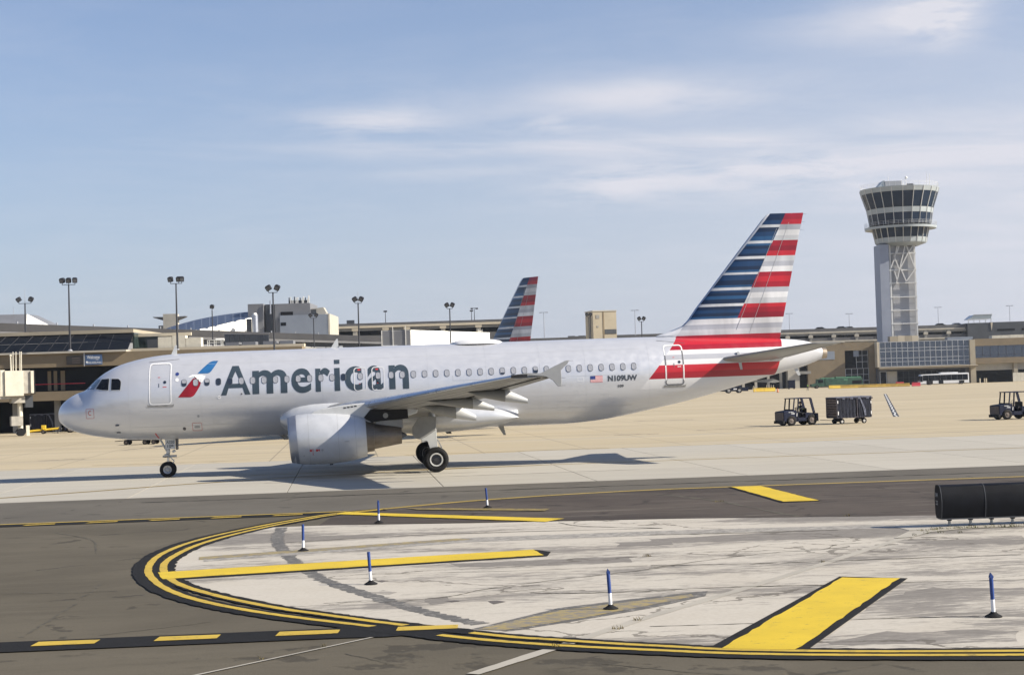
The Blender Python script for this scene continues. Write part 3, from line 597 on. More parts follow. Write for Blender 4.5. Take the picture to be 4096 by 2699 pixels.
def decal(name, VF, m, parent, off=.006, cut=.14, side=-1):
    """flat artwork in (station, height) cut into strips and laid on the port skin"""
    V, F = VF; bm = bmesh.new(); vv = [bm.verts.new((a, 0, b)) for a, b in V]
    for f in F:
        try: bm.faces.new([vv[i] for i in f])
        except ValueError: pass
    bmesh.ops.triangulate(bm, faces=bm.faces[:], ngon_method='EAR_CLIP')
    zs = [b for _, b in V]; xs_ = [a for a, _ in V]
    for lo, hi, ax in ((min(zs), max(zs), 2), (min(xs_), max(xs_), 0)):
        st = cut if ax == 2 else (.25 if min(xs_) < 5 or max(xs_) > 26 else 3.0); k = math.ceil(lo/st)*st
        while k < hi:
            if k > lo+1e-4:
                no = (0, 0, 1) if ax == 2 else (1, 0, 0); bmesh.ops.bisect_plane(bm, geom=bm.verts[:]+bm.edges[:]+bm.faces[:], plane_co=(k if ax == 0 else 0, 0, k if ax == 2 else 0), plane_no=no)
            k += st
    for v in bm.verts:
        x, y, z = surf(v.co.x, v.co.z, off); v.co = (x-AX, y, z)
    bmesh.ops.recalc_face_normals(bm, faces=bm.faces)
    me = bpy.data.meshes.new(name); bm.to_mesh(me); bm.free()
    if len(me.polygons) and sum(p.normal.y*p.area for p in me.polygons) > 0: me.flip_normals()
    o = bpy.data.objects.new(name, me); col.objects.link(o); me.materials.append(MATS[m]); me.shade_smooth(); o.parent = parent; return o
def rrect(x0, x1, z0, z1, r, n=5):
    P = []
    for cx, cz, a0 in ((x1-r, z1-r, 0), (x0+r, z1-r, 90), (x0+r, z0+r, 180), (x1-r, z0+r, 270)):
        for i in range(n+1):
            a = math.radians(a0+90*i/n); P.append((cx+r*math.cos(a), cz+r*math.sin(a)))
    return P
def polyVF(P): return P, [tuple(range(len(P)))]
def ringVF(P, Q): n = len(P); return P+Q, [(i, (i+1) % n, n+(i+1) % n, n+i) for i in range(n)]
def rring(x0, x1, z0, z1, r, w): return ringVF(rrect(x0, x1, z0, z1, r), rrect(x0+w, x1-w, z0+w, z1-w, max(.01, r-w)))
def circ(x, z, r, n=14): return [(x+r*math.cos(2*math.pi*i/n), z+r*math.sin(2*math.pi*i/n)) for i in range(n)]
def line2(a, b, w):
    d = Vector((b[0]-a[0], b[1]-a[1])); n = Vector((-d.y, d.x)).normalized()*w/2; return polyVF([(a[0]+n.x, a[1]+n.y), (b[0]+n.x, b[1]+n.y), (b[0]-n.x, b[1]-n.y), (a[0]-n.x, a[1]-n.y)])
# titles, letter by letter, and the flight symbol
LET = [('A', 7.84, 9.21, 3.91, 5.28), ('m', 9.31, 10.94, 3.915, 5.03), ('e', 11.135, 12.075, 3.885, 5.05), ('r', 12.27, 12.96, 3.915, 5.03), ('i', 13.162, 13.422, 3.92, 5.40), ('c', 13.65, 14.47, 3.895, 5.06), ('a', 14.73, 15.46, 3.89, 5.06), ('n', 15.745, 16.685, 3.90, 5.06)]
titles = []
for ch, a, b, c, d in LET:
    if ch == 'i': vf = ([(a, c), (b, c), (b, 5.01), (a, 5.01), (a, 5.2), (b, 5.2), (b, d), (a, d)], [(0, 1, 2, 3), (4, 5, 6, 7)])
    elif ch == 'A':
        vf = ([(a,c),(8.38,d),(8.675,d),(b,c),(8.955,c),(8.845,4.235),(8.195,4.235),(8.09,c),(8.265,4.44),(8.78,4.44),(8.525,5.02)], [(0,1,10,8,6,7),(1,2,10),(2,3,4,5,9,10),(6,8,9,5)])
    else: vf = fit2d(text_mesh2d(ch, .022), a, b, c, d)
    decal('title_letter', vf, 'title_paint', plane, .007, .10)
decal('flight_symbol', polyVF([(6.757,4.985),(7.0,5.23),(7.289,5.49),(7.40,5.54),(7.50,5.558),(7.704,5.555),(7.55,5.30),(7.40,5.08),(7.32,5.00),(7.23,4.975)]), 'logo_blue', plane, .007)
decal('flight_symbol', polyVF([(5.845,3.895),(6.2,4.34),(6.556,4.762),(6.70,4.78),(6.80,4.73),(6.88,4.62),(6.905,4.52),(6.86,4.38),(6.74,4.18),(6.61,3.99),(6.53,3.92),(6.43,3.885)]), 'logo_red', plane, .007)
decal('flight_symbol', polyVF([(6.31,4.805),(6.40,4.885),(6.52,4.93),(6.99,4.905),(7.13,4.86),(7.08,4.74),(7.0,4.60),(6.925,4.53),(6.90,4.66),(6.81,4.765),(6.68,4.81),(6.5,4.83)]), 'logo_grey', plane, .0075)
for ch, a, b, c, d, m in (('N109UW', 26.26, 27.71, 3.885, 4.165, 'text_dark'), ('109', 26.745, 27.035, 3.575, 3.713, 'text_dark'), ('C', 1.62, 1.76, 3.20, 3.42, 'red_mark')):
    decal('registration' if ch[0] == 'N' else 'fleet_number', fit2d(text_mesh2d(ch, .045 if ch != 'C' else 0), a, b, c, d), m, plane, .007)
flag = decal('flag', polyVF([(25.41, 3.87), (26.01, 3.87), (26.01, 4.172), (25.41, 4.172)]), 'flag_white', plane, .006)
for k in range(7): decal('stripe', polyVF([(25.41, 4.172-.0465*k-.0235), (26.01, 4.172-.0465*k-.0235), (26.01, 4.172-.0465*k), (25.41, 4.172-.0465*k)]), 'flag_red', flag, .0075)
decal('canton', polyVF([(25.41, 4.01), (25.65, 4.01), (25.65, 4.172), (25.41, 4.172)]), 'flag_blue', flag, .009)
# doors, exits
def door(x0, x1, z0, z1, name, dark, wx, wz):
    o = decal(name, rring(x0, x1, z0, z1, .17, .05), 'line_white', plane, .008, .12)
    s = decal('sill_plate', polyVF([(x0-.1, z0+.02), (x0-.08, z0-.10), (x1+.06, z0-.12), (x1+.1, z0+.02), (x1+.02, z0-.02), (x0+.02, z0-.02)]), 'scuff_plate', o, .010)
    decal('door_window', polyVF(circ(wx, wz, .072)), 'window_dark', o, .008); decal('door_handle', polyVF(rrect(wx-.29, wx-.26, wz-.24, wz-.05, .01)), 'line_dark', o, .008)
    decal('placard', polyVF(rrect(wx-.32, wx-.22, wz+.22, wz+.245, .008)), 'red_mark', o, .008); decal('placard', polyVF(rrect(wx-.1, wx+.08, wz-.24, wz-.21, .008)), 'line_white' if dark else 'red_mark', o, .008)
    decal('seam', rring(x0+.07, x1-.07, z0+.07, z1-.07, .13, .008), 'line_grey', o, .008, .12)
    return o
d1 = door(4.50, 5.545, 3.58, 5.545, 'door', False, 5.24, 4.63)
d4 = door(29.14, 30.10, 3.59, 5.555, 'rear_door', True, 29.86, 4.70)
for z0, z1 in ((3.88, 4.55), (4.80, 5.04), (5.27, 5.48)):   # the outline is dark where it crosses white paint and white across the red
    pass
decal('seam', line2((29.17, 4.56), (29.17, 5.04), .05), 'line_dark', d4, .010); decal('seam', line2((30.07, 4.58), (30.07, 5.25), .05), 'line_dark', d4, .010)
decal('seam', ringVF(rrect(29.14, 30.10, 3.59, 3.885, .14), rrect(29.19, 30.05, 3.64, 3.884, .1)), 'line_dark', d4, .0105)
for x0 in (14.075, 14.925):
    o = decal('emergency_exit', rring(x0, x0+.60, 3.87, 4.995, .16, .038), 'exit_line', plane, .0095, .12); decal('placard', polyVF(rrect(x0+.19, x0+.32, 4.85, 4.91, .01)), 'red_mark', o, .0095); decal('placard', polyVF(rrect(x0+.24, x0+.3, 4.21, 4.235, .005)), 'red_mark', o, .0095)
# cabin windows
def window_parts():
    rim = [surf(16+a, 4.57+b, .016) for a, b in rrect(-.125, .125, -.17, .17, .105, 4)]; inn = [surf(16+a, 4.57+b, .022) for a, b in rrect(-.105, .105, -.15, .15, .09, 4)]; pan = [surf(16+a, 4.57+b, .019) for a, b in rrect(-.106, .106, -.151, .151, .09, 4)]
    top = [surf(16+a, 4.57+b, .022) for a, b in rrect(-.103, .103, -.02, .148, .07, 4)]; low = [surf(16+a, 4.57+b, .022) for a, b in rrect(-.100, .100, -.146, -.075, .05, 4)]
    sh = lambda P: [(x-16, y, z) for x, y, z in P]; n = len(rim); out = {}
    for k, P in (('rim', None), ('pane', pan), ('half', top), ('low', low)):
        me = MB().add(sh(rim)+sh(inn), [(i, (i+1) % n, n+(i+1) % n, n+i) for i in range(n)]).mesh('window') if k == 'rim' else MB().add(sh(P), [tuple(range(n))]).mesh(k)
        if sum(p.normal.y for p in me.polygons) > 0: me.flip_normals()
        out[k] = me
    out['rim'].materials.append(MATS['window_rim']); out['half'].materials.append(MATS['window_shade']); out['low'].materials.append(MATS['window_dark'])
    for k in ('light', 'dark'):
        m2 = out['pane'].copy(); m2.materials.append(MATS['window_shade' if k == 'light' else 'window_dark']); out[k] = m2
    return out
WM = window_parts()
wx = [6.134+.5322*i for i in range(15)] + [14.384, 15.23] + [15.845+.5331*i for i in range(23)]
dark_i = {0: 'half', 2: 'half', 3: 'dark', 4: 'dark', 14: 'dark', 27: 'low', 30: 'dark_half'}
for i, x in enumerate(wx):
    dz = -.012 if i < 15 else 0; dy = surf(x, 4.57, 0)[1]-surf(16, 4.57, 0)[1]
    w = newobj('window', WM['rim'], None, plane, (x-AX, dy, dz)); kd = dark_i.get(i, 'light')
    p = newobj('pane', WM['light' if kd in ('light', 'low') else 'dark'], None, w)
    if kd in ('half', 'dark_half'): newobj('shade', WM['half'], None, p)
    if kd == 'low': newobj('gap', WM['low'], None, p)
# cockpit glazing
def pane(name, P, m, off=.012): return decal(name, polyVF(P), m, plane, off, .08)
pane('cockpit_window', [(1.979,4.429),(2.225,4.876),(2.56,4.892),(2.605,4.86),(2.603,4.666),(2.590,4.352),(2.334,4.361)], 'cockpit_glass'); pane('cockpit_window', [(2.723,4.879),(3.042,4.866),(3.10,4.83),(3.180,4.734),(3.185,4.6),(3.159,4.339),(2.728,4.347)], 'cockpit_glass')
pane('windshield', [(1.45,4.40),(1.871,4.412),(2.155,4.85),(1.88,4.87)], 'windshield_glass')
for P in ([(1.979,4.429),(2.225,4.876),(2.605,4.89),(2.590,4.352),(2.334,4.361)], [(2.723,4.879),(3.042,4.866),(3.180,4.734),(3.159,4.339),(2.728,4.347)]):
    c = (sum(p[0] for p in P)/len(P), sum(p[1] for p in P)/len(P)); Q = [(c[0]+(a-c[0])*1.09, c[1]+(b-c[1])*1.12) for a, b in P]; decal('cockpit_frame', ringVF(Q, P), 'light_paint', plane, .010, .08)
decal('windscreen_seam', line2((1.9, 4.88), (2.2, 4.93), .018), 'line_grey', plane, .009)
# small marks, ports and seams on the skin
decal('marking', rring(1.513, 1.894, 3.053, 3.516, .05, .014), 'red_mark', plane, .007); decal('marking', rring(6.41, 6.86, 2.29, 2.67, .05, .014), 'red_mark', plane, .007)
decal('marking', polyVF(rrect(6.5, 6.77, 2.42, 2.52, .05)), 'line_grey', plane, .0065)
for x, z, r, m in ((5.814, 4.992, .085, 'flag_blue'), (5.806, 4.719, .085, 'line_white'), (7.742, 3.831, .075, 'line_white'), (7.742, 3.831, .03, 'line_dark'), (8.795, 3.949, .04, 'line_dark'), (6.03, 2.41, .075, 'line_dark'), (6.732, 2.979, .06, 'line_grey')):
    decal('port', polyVF(circ(x, z, r)), m, plane, .0085 if m != 'line_dark' else .0105)
for a, b, w, m in (((4.456, 5.60), (5.866, 5.70), .016, 'line_dark'), ((28.909, 5.79), (30.304, 5.61), .016, 'line_dark'), ((18.785, 4.447), (18.785, 4.206), .01, 'line_grey'), ((18.785, 4.206), (21.3, 4.19), .01, 'line_grey'), ((21.6, 4.2), (27.85, 4.2), .007, 'line_grey'), ((4.64, 2.24), (4.75, 1.99), .05, 'red_mark')):
    decal('skin_line', line2(a, b, w), m, plane, .007)
for x in (3.55, 6.9, 9.25, 12.6, 17.6, 20.4, 23.0, 25.2, 28.35):
    decal('skin_seam', polyVF([(x-.004, BOT(x)+.25), (x+.004, BOT(x)+.25), (x+.004, TOP(x)-.12), (x-.004, TOP(x)-.12)]), 'seam_grey', plane, .0055, .12)
for x0, x1, z in ((4.0, 26.5, 3.30), (6.0, 28.0, 5.42), (3.6, 10.4, 2.55), (22.2, 27.5, 2.7)):
    decal('skin_seam', polyVF([(x0, z-.0035), (x1, z-.0035), (x1, z+.0035), (x0, z+.0035)]), 'seam_grey', plane, .0055, .12)
for x, z, w_, h_ in ((8.6, 2.35, .5, .35), (9.6, 2.9, .3, .2), (23.8, 2.6, .6, .4), (26.0, 3.0, .35, .25), (7.4, 2.6, .25, .18), (24.6, 3.35, .22, .16)):
    decal('access_panel', rring(x, x+w_, z, z+h_, .03, .007), 'seam_grey', plane, .006)
decal('service_panel', rring(24.785, 25.08, 3.94, 4.12, .03, .015), 'line_white', plane, .007)
for x, z in ((2.94, 2.67), (2.95, 2.33)):
    y = surf(x, z)[1]; AMB().box(x-.09, x+.08, y-.07, y+.03, z-.012, z+.03).build('pitot_probe', 'dark_metal', plane)
# antennas, satcom hump, lower fin
def blade(P, th, name, m='light_paint'): return AMB().prism(P, -th/2, th/2).build(name, m, plane)
blade([(5.36,5.9),(5.58,6.40),(5.66,6.40),(5.66,5.9)], .05, 'antenna'); blade([(13.0,5.97),(13.30,6.44),(13.38,6.44),(13.40,5.97)], .05, 'antenna'); blade([(13.42,5.97),(13.42,6.09),(13.60,6.09),(13.60,5.97)], .12, 'antenna_base')
blade([(21.0,1.95),(21.3,1.45),(21.42,1.45),(21.3,1.95)], .05, 'lower_antenna', 'grey_paint'); blade([(10.35,1.95),(10.62,1.66),(10.85,1.66),(10.72,1.95)], .06, 'lower_antenna', 'grey_paint'); blade([(18.4,1.8),(18.5,1.63),(18.75,1.62),(18.7,1.8)], .05, 'drain_mast', 'dark_metal')
R = []
for i, (x, h, w) in enumerate(((18.8,.0,.05),(18.95,.07,.42),(19.25,.15,.62),(19.8,.19,.72),(20.4,.19,.72),(20.9,.15,.62),(21.25,.08,.42),(21.42,.0,.05))):
    R.append([(x, w*math.cos(math.pi*k/10), TOP(x)-.06+(h+.06)*math.sin(math.pi*k/10)) for k in range(11)])
AMB().loft(R, False, False).build('satcom_radome', 'radome_white', plane, 50)
AMB().lathe((0, 0, 0), [(37.40, .262), (37.42, .285), (37.68, .26), (37.69, .20), (37.5, .18)], 'x', 24).build('apu_exhaust', 'apu_metal', plane, 40).location = (0, 0, 4.885)
AMB().prism([(33.6,3.6),(34.9,3.72),(35.3,3.55),(35.0,3.5)], -.05, .05).build('tail_bumper', 'grey_paint', plane)
blade([(35.95, 4.2), (36.1, 4.0), (36.2, 3.82), (36.33, 3.84), (36.2, 4.2)], .05, 'drain_mast', 'light_paint')
# belly fairing
BT = pchip([(10.55,2.95),(10.9,3.32),(11.4,3.56),(12.3,3.66),(13.4,3.64),(15.2,3.55),(18,3.3),(19.2,3.1),(20.5,2.99),(20.98,2.88),(21.4,2.69),(21.75,2.48),(21.92,2.36)])
BB = pchip([(10.55,2.35),(10.9,2.0),(11.6,1.80),(13,1.735),(16.3,1.72),(17.9,1.715),(19.2,1.745),(20.1,1.84),(21.0,1.95),(21.6,2.14),(21.92,2.31)])
BW = pchip([(10.55,1.82),(10.9,2.0),(11.6,2.14),(13,2.25),(17,2.32),(19.5,2.28),(20.5,2.16),(21.2,2.02),(21.6,1.9),(21.92,1.72)])
R = []
for x in [10.55,10.7,10.9,11.15,11.5,12,12.6,13.4,14.5,16,17,18,19,19.7,20.3,20.8,21.1,21.4,21.65,21.8,21.92]:
    t, b, w = BT(x), BB(x), BW(x); zc, hz = (t+b)/2, (t-b)/2; ring = []
    for i in range(40):
        a = 2*math.pi*i/40; e = lambda v: math.copysign(abs(v)**.75, v); ring.append((x, w*e(math.cos(a)), zc+hz*e(math.sin(a))))
    R.append(ring)
AMB().loft(R).build('belly_fairing', 'nacelle_paint', plane, 50)
# wings
def airfoil(c, t, n=13, cam_=.02):
    up, lo = [], []
    for i in range(n):
        x = .5*(1-math.cos(math.pi*i/(n-1))); y = 5*t*(.2969*math.sqrt(x)-.126*x-.3516*x*x+.2843*x**3-.1036*x**4); m = cam_*4*x*(1-x)
        up.append((x*c, (m+y)*c)); lo.append((x*c, (m-y)*c))
    return up, lo
WS = [(1.2, 12.05, 19.1, 2.84, .15, -.05), (3.2, 13.09, 19.05, 3.0, .145, -.045), (6.4, 14.74, 19.05, 3.30, .125, -.035), (9.0, 16.08, 19.78, 3.53, .115, -.025), (12.0, 17.62, 20.62, 3.80, .11, -.012), (15.0, 19.16, 21.42, 4.06, .105, 0), (16.75, 20.06, 21.88, 4.22, .10, .01)]
def wing_section(s):
    a = np.array(WS); g = lambda k: float(np.interp(s, a[:, 0], a[:, k])); return g(1), g(2), g(3), g(4), g(5)
def wing_z(s, x, lower=True):
    l, t, z, th, inc = wing_section(s); c = t-l; up, lo = airfoil(c, th, 25); q = lo if lower else up; return z+float(np.interp(x-l, [p[0] for p in q], [p[1] for p in q])) + inc*(x-l)
for sd in (-1, 1):
    wg = []
    top_r, slat_r = [], []
    SS = [1.2, 3.2, 4.8, 6.4, 7.7, 9, 10.5, 12, 13.5, 15, 16, 16.75]
    for s in SS:
        l, t, z, th, inc = wing_section(s); up, lo = airfoil(t-l, th)
        ring = [(l+a, sd*s, z+b+inc*a) for a, b in up] + [(l+a, sd*s, z+b+inc*a-.004) for a, b in lo[::-1]]; top_r.append(ring)
        sl = [p for p in up if p[0] <= .19*(t-l)][::-1] + [p for p in lo if p[0] <= .13*(t-l)][1:]
        if s > 1.5: slat_r.append([(l+a-.012, sd*s, z+b*1.03+inc*a+.004) for a, b in sl])
    w = AMB().loft(top_r).build('wing', 'wing_top', plane, 45)
    AMB().loft(slat_r, False, False).build('slat', 'slat_metal', w, 60)
    if sd < 0:
        for s0 in (6.25, 9.0, 11.6, 14.1):   # gaps between slat segments
            l, t, z, th, inc = wing_section(s0); up, lo = airfoil(t-l, th); sl = [p for p in up if p[0] <= .19*(t-l)][::-1] + [p for p in lo if p[0] <= .13*(t-l)][1:]
            AMB().loft([[(l+a-.02+.514*dd, sd*(s0+dd), z+b*1.05+inc*a+.004+.08*dd) for a, b in sl] for dd in (-.012, .012)], False, False).build('slat_gap', 'line_grey', w)
    # flaps and aileron hang a touch below the trailing edge
    for a, b, k, nm in ((2.3, 6.25, .22, 'flap'), (6.55, 12.6, .22, 'flap'), (12.8, 16.3, .24, 'aileron')):
        R = []
        for s in np.linspace(a, b, 4):
            l, t, z, th, inc = wing_section(s); c = (t-l)*k; x0 = t-c; zt = wing_z(s, x0)
            R.append([(x0-.05, sd*s, zt-.005), (x0+.3*c, sd*s, zt+.05), (t+.04, sd*s, z+inc*(t-l)-.02), (x0+.4*c, sd*s, zt-.045)])
        AMB().loft(R).build(nm, 'grey_paint', w, 30)
        m_ = AMB(); ss_ = np.linspace(a, b, 7)
        for s0, s1 in zip(ss_[:-1], ss_[1:]):
            pq = []
            for s in (s0, s1):
                l, t, z, th, inc = wing_section(s); x0 = t-(t-l)*k; pq.append((x0-.10, sd*s, wing_z(s, x0-.10)-.012))
            m_.bar(pq[0], pq[1], .16, .03)
        m_.build('flap_cove', 'shade_gap_black', w)  # black strip for the dark gap ahead of the flap
    # flap track fairings: grey body with a pale moving tail
    for s, x0, xj, x1, h, zt in ((6.5, 16.9, 18.55, 19.46, .34, 2.50), (9.1, 16.6, 19.12, 20.06, .36, 2.94), (12.05, 18.3, 20.25, 21.2, .31, 3.24)):
        def sect(x, f): 
            zu = wing_z(s, min(x, wing_section(s)[1]-.3))+.03; return zu
        R, n = [], 12
        zend = wing_z(s, wing_section(s)[1]-.4)
        for q in (0, .08, .2, .4, .6, .8, 1.0):
            x = x0+(xj-x0)*q; zu = wing_z(s, min(x, wing_section(s)[1]-.4))+.02; dz = (wing_z(s, xj if xj < wing_section(s)[1]-.4 else wing_section(s)[1]-.4)-h*1.1-zu)*q if q else -.02
            zl = zu-max(.02, (zu-(zt-.02+ (1-q)*.42)) if q > .3 else (zu-(zt+.40))*q/.3*.85); w_ = .02+.19*min(1, q*2.4)
            R.append([(x, sd*s+w_*math.cos(2*math.pi*i/n), (zu+zl)/2+(zu-zl)/2*math.sin(2*math.pi*i/n)) for i in range(n)])
        f = AMB().loft(R).build('flap_fairing', 'grey_paint', w, 50); last = R[-1]; zc = sum(p[2] for p in last)/n
        R2 = [[(xj+.01, sd*s+(p[1]-sd*s)*1.01, p[2]) for p in last]]
        for q in (.4, .75, 1.0):
            x = xj+(x1-xj)*q; k = 1-.62*q; R2.append([(x, sd*s+(p[1]-sd*s)*(1-.5*q), (zt-.03)*q+zc*(1-q)+(p[2]-zc)*k) for p in last])
        AMB().loft(R2).build('fairing_tail', 'light_paint', f, 50)
    for fx in (.18, .34, .55):
        m_ = AMB(); ss_ = np.linspace(2.6, 16.4, 15)
        for s0, s1 in zip(ss_[:-1], ss_[1:]):
            pq = []
            for s in (s0, s1):
                l, t, z, th, inc = wing_section(s); x0 = l+(t-l)*fx; pq.append((x0, sd*s, wing_z(s, x0)-.004))
            m_.bar(pq[0], pq[1], .014, .012)
        m_.build('panel_seam', 'line_dark', w)
    # wing-tip fence
    P = [(20.75,4.27),(21.21,4.33),(21.62,4.52),(22.2,4.78),(22.36,4.80),(22.30,4.68),(22.02,4.42),(22.03,4.2),(22.02,3.80),(21.88,3.80),(21.68,4.05),(21.4,4.2)]
    AMB().prism(P, sd*16.74, sd*16.80).build('wingtip_fence', 'fence_paint', w, 0, .012)
    AMB().box(20.08, 20.7, sd*16.50, sd*16.79, 4.20, 4.31).build('tip_light_housing', 'black_gap', w)
    AMB().sphere((20.13, sd*16.72, 4.26), .035, 8, 6).build('navigation_light', 'nav_red' if sd < 0 else 'light_paint', w)
    for x, z in ((22.02, 4.12), (22.02, 3.83), (22.34, 4.78)): AMB().tube((x-.02, sd*16.77, z), (x+.17, sd*16.77, z-.01), .007, .004, 5).build('static_wick', 'dark_metal', w)
    # engines
    ec = (0, sd*5.755, 1.81)
    eng = AMB().lathe(ec, [(11.42,.86),(11.24,.90),(11.16,.955),(11.14,1.0)], 'x', 48, shear=-.10)
    nac = AMB().lathe(ec, [(11.24,1.045),(11.34,1.075),(11.6,1.12),(12.0,1.148),(12.6,1.15),(13.2,1.12),(13.8,1.05),(14.2,.96),(14.53,.865),(14.53,.80),(14.2,.82)], 'x', 48, shear=-.035).build('engine', 'nacelle_paint', plane, 50)
    AMB().lathe(ec, [(11.6,.82),(11.3,.87),(11.15,.93),(11.095,.985),(11.115,1.02),(11.17,1.040),(11.25,1.056),(11.36,1.086),(11.47,1.104)], 'x', 48, shear=-.065).build('inlet_lip', 'polished_metal', nac, 60)
    AMB().lathe(ec, [(11.55,.84),(12.1,.83),(12.11,.05)], 'x', 32).build('inlet_duct', 'dark_metal', nac, 40)
    AMB().lathe(ec, [(11.75,.01),(11.85,.12),(12.05,.22),(12.1,.24)], 'x', 20).build('spinner', 'dark_metal', nac, 50)
    for k in range(22):
        a = 2*math.pi*k/22; AMB().bar((12.05, ec[1]+.2*math.cos(a), ec[2]+.2*math.sin(a)), (12.0, ec[1]+.8*math.cos(a+.12), ec[2]+.8*math.sin(a+.12)), .14, .015, (1, 0, 0)).build('fan_blade', 'gear_metal', nac)
    for x in (11.98, 13.28, 14.05): 
        r = float(np.interp(x, [11.24,11.34,11.6,12.0,12.6,13.2,13.8,14.2,14.53], [1.045,1.075,1.12,1.148,1.15,1.12,1.05,.96,.865])); AMB().lathe(ec, [(x-.006, r+.003+.006*(.1 if x < 13 else .17)), (x+.006, r+.003)], 'x', 48, shear=-.035).build('cowl_seam', 'line_grey', nac, 60)
    AMB().lathe(ec, [(14.3,.78),(14.54,.70),(14.88,.655),(14.885,.60)], 'x', 36).build('fan_nozzle', 'hot_metal', nac, 50)
    core = AMB().lathe((0, ec[1], 1.83), [(14.7,.60),(14.89,.585),(15.4,.50),(16.12,.385),(16.12,.35),(15.8,.36)], 'x', 36).build('core_nozzle', 'hot_metal', nac, 50)
    AMB().lathe((0, ec[1], 1.83), [(15.7,.3),(16.1,.16),(16.3,.06),(16.36,.01)], 'x', 20).build('exhaust_plug', 'dark_metal', core, 50)
    if sd < 0:
        for dx, z0 in ((12.05, 1.33), (12.32, 1.33)):
            pts = circ(dx, z0, .055, 10); AMB().add([(a, ec[1]-math.sqrt(max(.01, 1.152**2-(b-1.81)**2))-.006, b) for a, b in pts], [tuple(range(10))]).build('cowl_mark', 'red_mark', nac)
        AMB().add([(a, ec[1]-math.sqrt(1.152**2-(b-1.81)**2)-.007, b) for a, b in ((12.13,1.12),(12.155,1.12),(12.155,1.40),(12.13,1.40))], [(0,1,2,3)]).build('cowl_mark', 'red_mark', nac)
        AMB().add([(a, ec[1]-math.sqrt(1.152**2-(b-1.81)**2)-.007, b) for a, b in ((12.36,1.34),(12.44,1.28),(12.44,1.39))], [(0,1,2)]).build('cowl_mark', 'red_mark', nac)
        pts = circ(12.56, 1.335, .055, 10); AMB().add([(a, ec[1]-math.sqrt(1.15**2-(b-1.81)**2)-.007, b) for a, b in pts], [tuple(range(10))]).build('cowl_mark', 'line_grey', nac)
        AMB().box(13.55, 13.75, ec[1]-1.10, ec[1]-1.06, 1.66, 1.69).build('cowl_latch', 'line_grey', nac)
    AMB().box(12.85, 13.0, ec[1]-.03, ec[1]+.03, .61, .68).build('drain_mast', 'dark_metal', nac)
    py = AMB().prism([(11.95,2.90),(12.2,3.05),(12.6,3.16),(13.2,3.24),(14.0,3.32),(14.75,3.36),(15.3,3.25),(16.9,2.98),(16.85,2.80),(16.3,2.62),(15.6,2.55),(14.7,2.45),(14.3,2.6),(13.4,2.7)], sd*5.755-.19, sd*5.755+.19).build('pylon', 'light_paint', plane, 0, .05)
    AMB().prism([(14.42,2.66),(14.75,3.04),(15.3,3.09),(16.42,2.98),(16.44,2.57),(15.2,2.50),(14.8,2.45)], sd*5.755-.205, sd*5.755+.205).build('pylon_side_shade', 'shade_gap_black', py)  # black panel paints the shade on the rear pylon side
    AMB().box(14.92, 16.2, sd*5.755-.16, sd*5.755+.16, 2.12, 2.56).build('pylon_skirt', 'grey_paint', py, 0, .05)
    if sd < 0:
        for k in range(4): AMB().box(13.55+.16*k, 13.66+.16*k, -5.955, -5.94, 3.13+.02*k, 3.18+.02*k).build('pylon_vent', 'black_gap', py)
        AMB().add([(a, -5.965, b) for a, b in circ(15.42, 2.74, .12)], [tuple(range(14))]).build('access_panel', 'grey_paint', py)
    # main gear
    gy = sd*3.795
    g = AMB().tube((17.72, gy, .58), (17.66, gy, 1.5), .10, .10, 14).build('main_gear', 'hydraulic_chrome', plane, 40)
    AMB().tube((17.68, gy, 1.35), (17.6, gy+sd*(-.1), 2.9), .15, .17, 14).build('strut', 'gear_metal', g, 40)
    AMB().tube((17.72, gy-.5, .585), (17.72, gy+.5, .585), .075, None, 12).build('axle', 'gear_metal', g, 40)
    AMB().tube((17.6, gy, 1.9), (17.6, gy-sd*1.6, 2.5), .06, None, 10).build('side_brace', 'gear_metal', g, 40)
    AMB().bar((17.86, gy, .75), (18.02, gy, 1.1), .14, .05).bar((18.02, gy, 1.1), (17.84, gy, 1.5), .14, .05).build('torque_link', 'gear_metal', g)
    AMB().prism([(17.46,1.10),(17.82,1.16),(17.78,1.9),(17.70,2.45),(17.3,2.4),(17.06,1.5),(17.36,1.45)], sd*4.02, sd*4.06).build('leg_door', 'light_paint', g, 0, .01)
    AMB().prism([(16.68,2.12),(16.67,1.80),(16.80,1.60),(17.04,1.53),(17.75,1.93),(17.80,2.55),(17.2,2.62),(16.95,2.5)], sd*4.09, sd*4.13).build('gear_door', 'grey_paint', g, 0, .012)
    for k in (-1, 1):
        wc = (17.72, gy+k*.46, .585)
        tyre = AMB().lathe(wc, [(-.15,.31),(-.20,.40),(-.205,.46),(-.18,.53),(-.12,.572),(0,.585),(.12,.572),(.18,.53),(.205,.46),(.20,.40),(.15,.31)], 'y', 36).build('tyre', 'rubber', g, 40)
        AMB().lathe(wc, [(-.17,.245),(-.19,.25),(-.195,.30),(-.165,.315)] if sd < 0 else [(.17,.245),(.19,.25),(.195,.30),(.165,.315)], 'y', 30).build('rim', 'rim_light', tyre, 50)
        AMB().lathe(wc, [(-.16,.26),(-.10,.22),(-.12,.10),(-.15,.09),(-.15,.01)] if sd < 0 else [(.16,.26),(.10,.22),(.12,.10),(.15,.09),(.15,.01)], 'y', 24).build('hub', 'dark_metal', tyre, 40)
    # tailplane
    R = []
    for s, l, t, z, th in ((.5,31.5,35.3,4.72,.10),(1.2,32.05,35.42,4.76,.10),(3.7,33.6,36.02,5.03,.09),(6.05,35.1,36.62,5.28,.085),(6.22,35.35,36.68,5.30,.05)):
        up, lo = airfoil(t-l, th, 11, 0); R.append([(l+a, sd*s, z+b) for a, b in up]+[(l+a, sd*s, z+b-.003) for a, b in lo[::-1]])
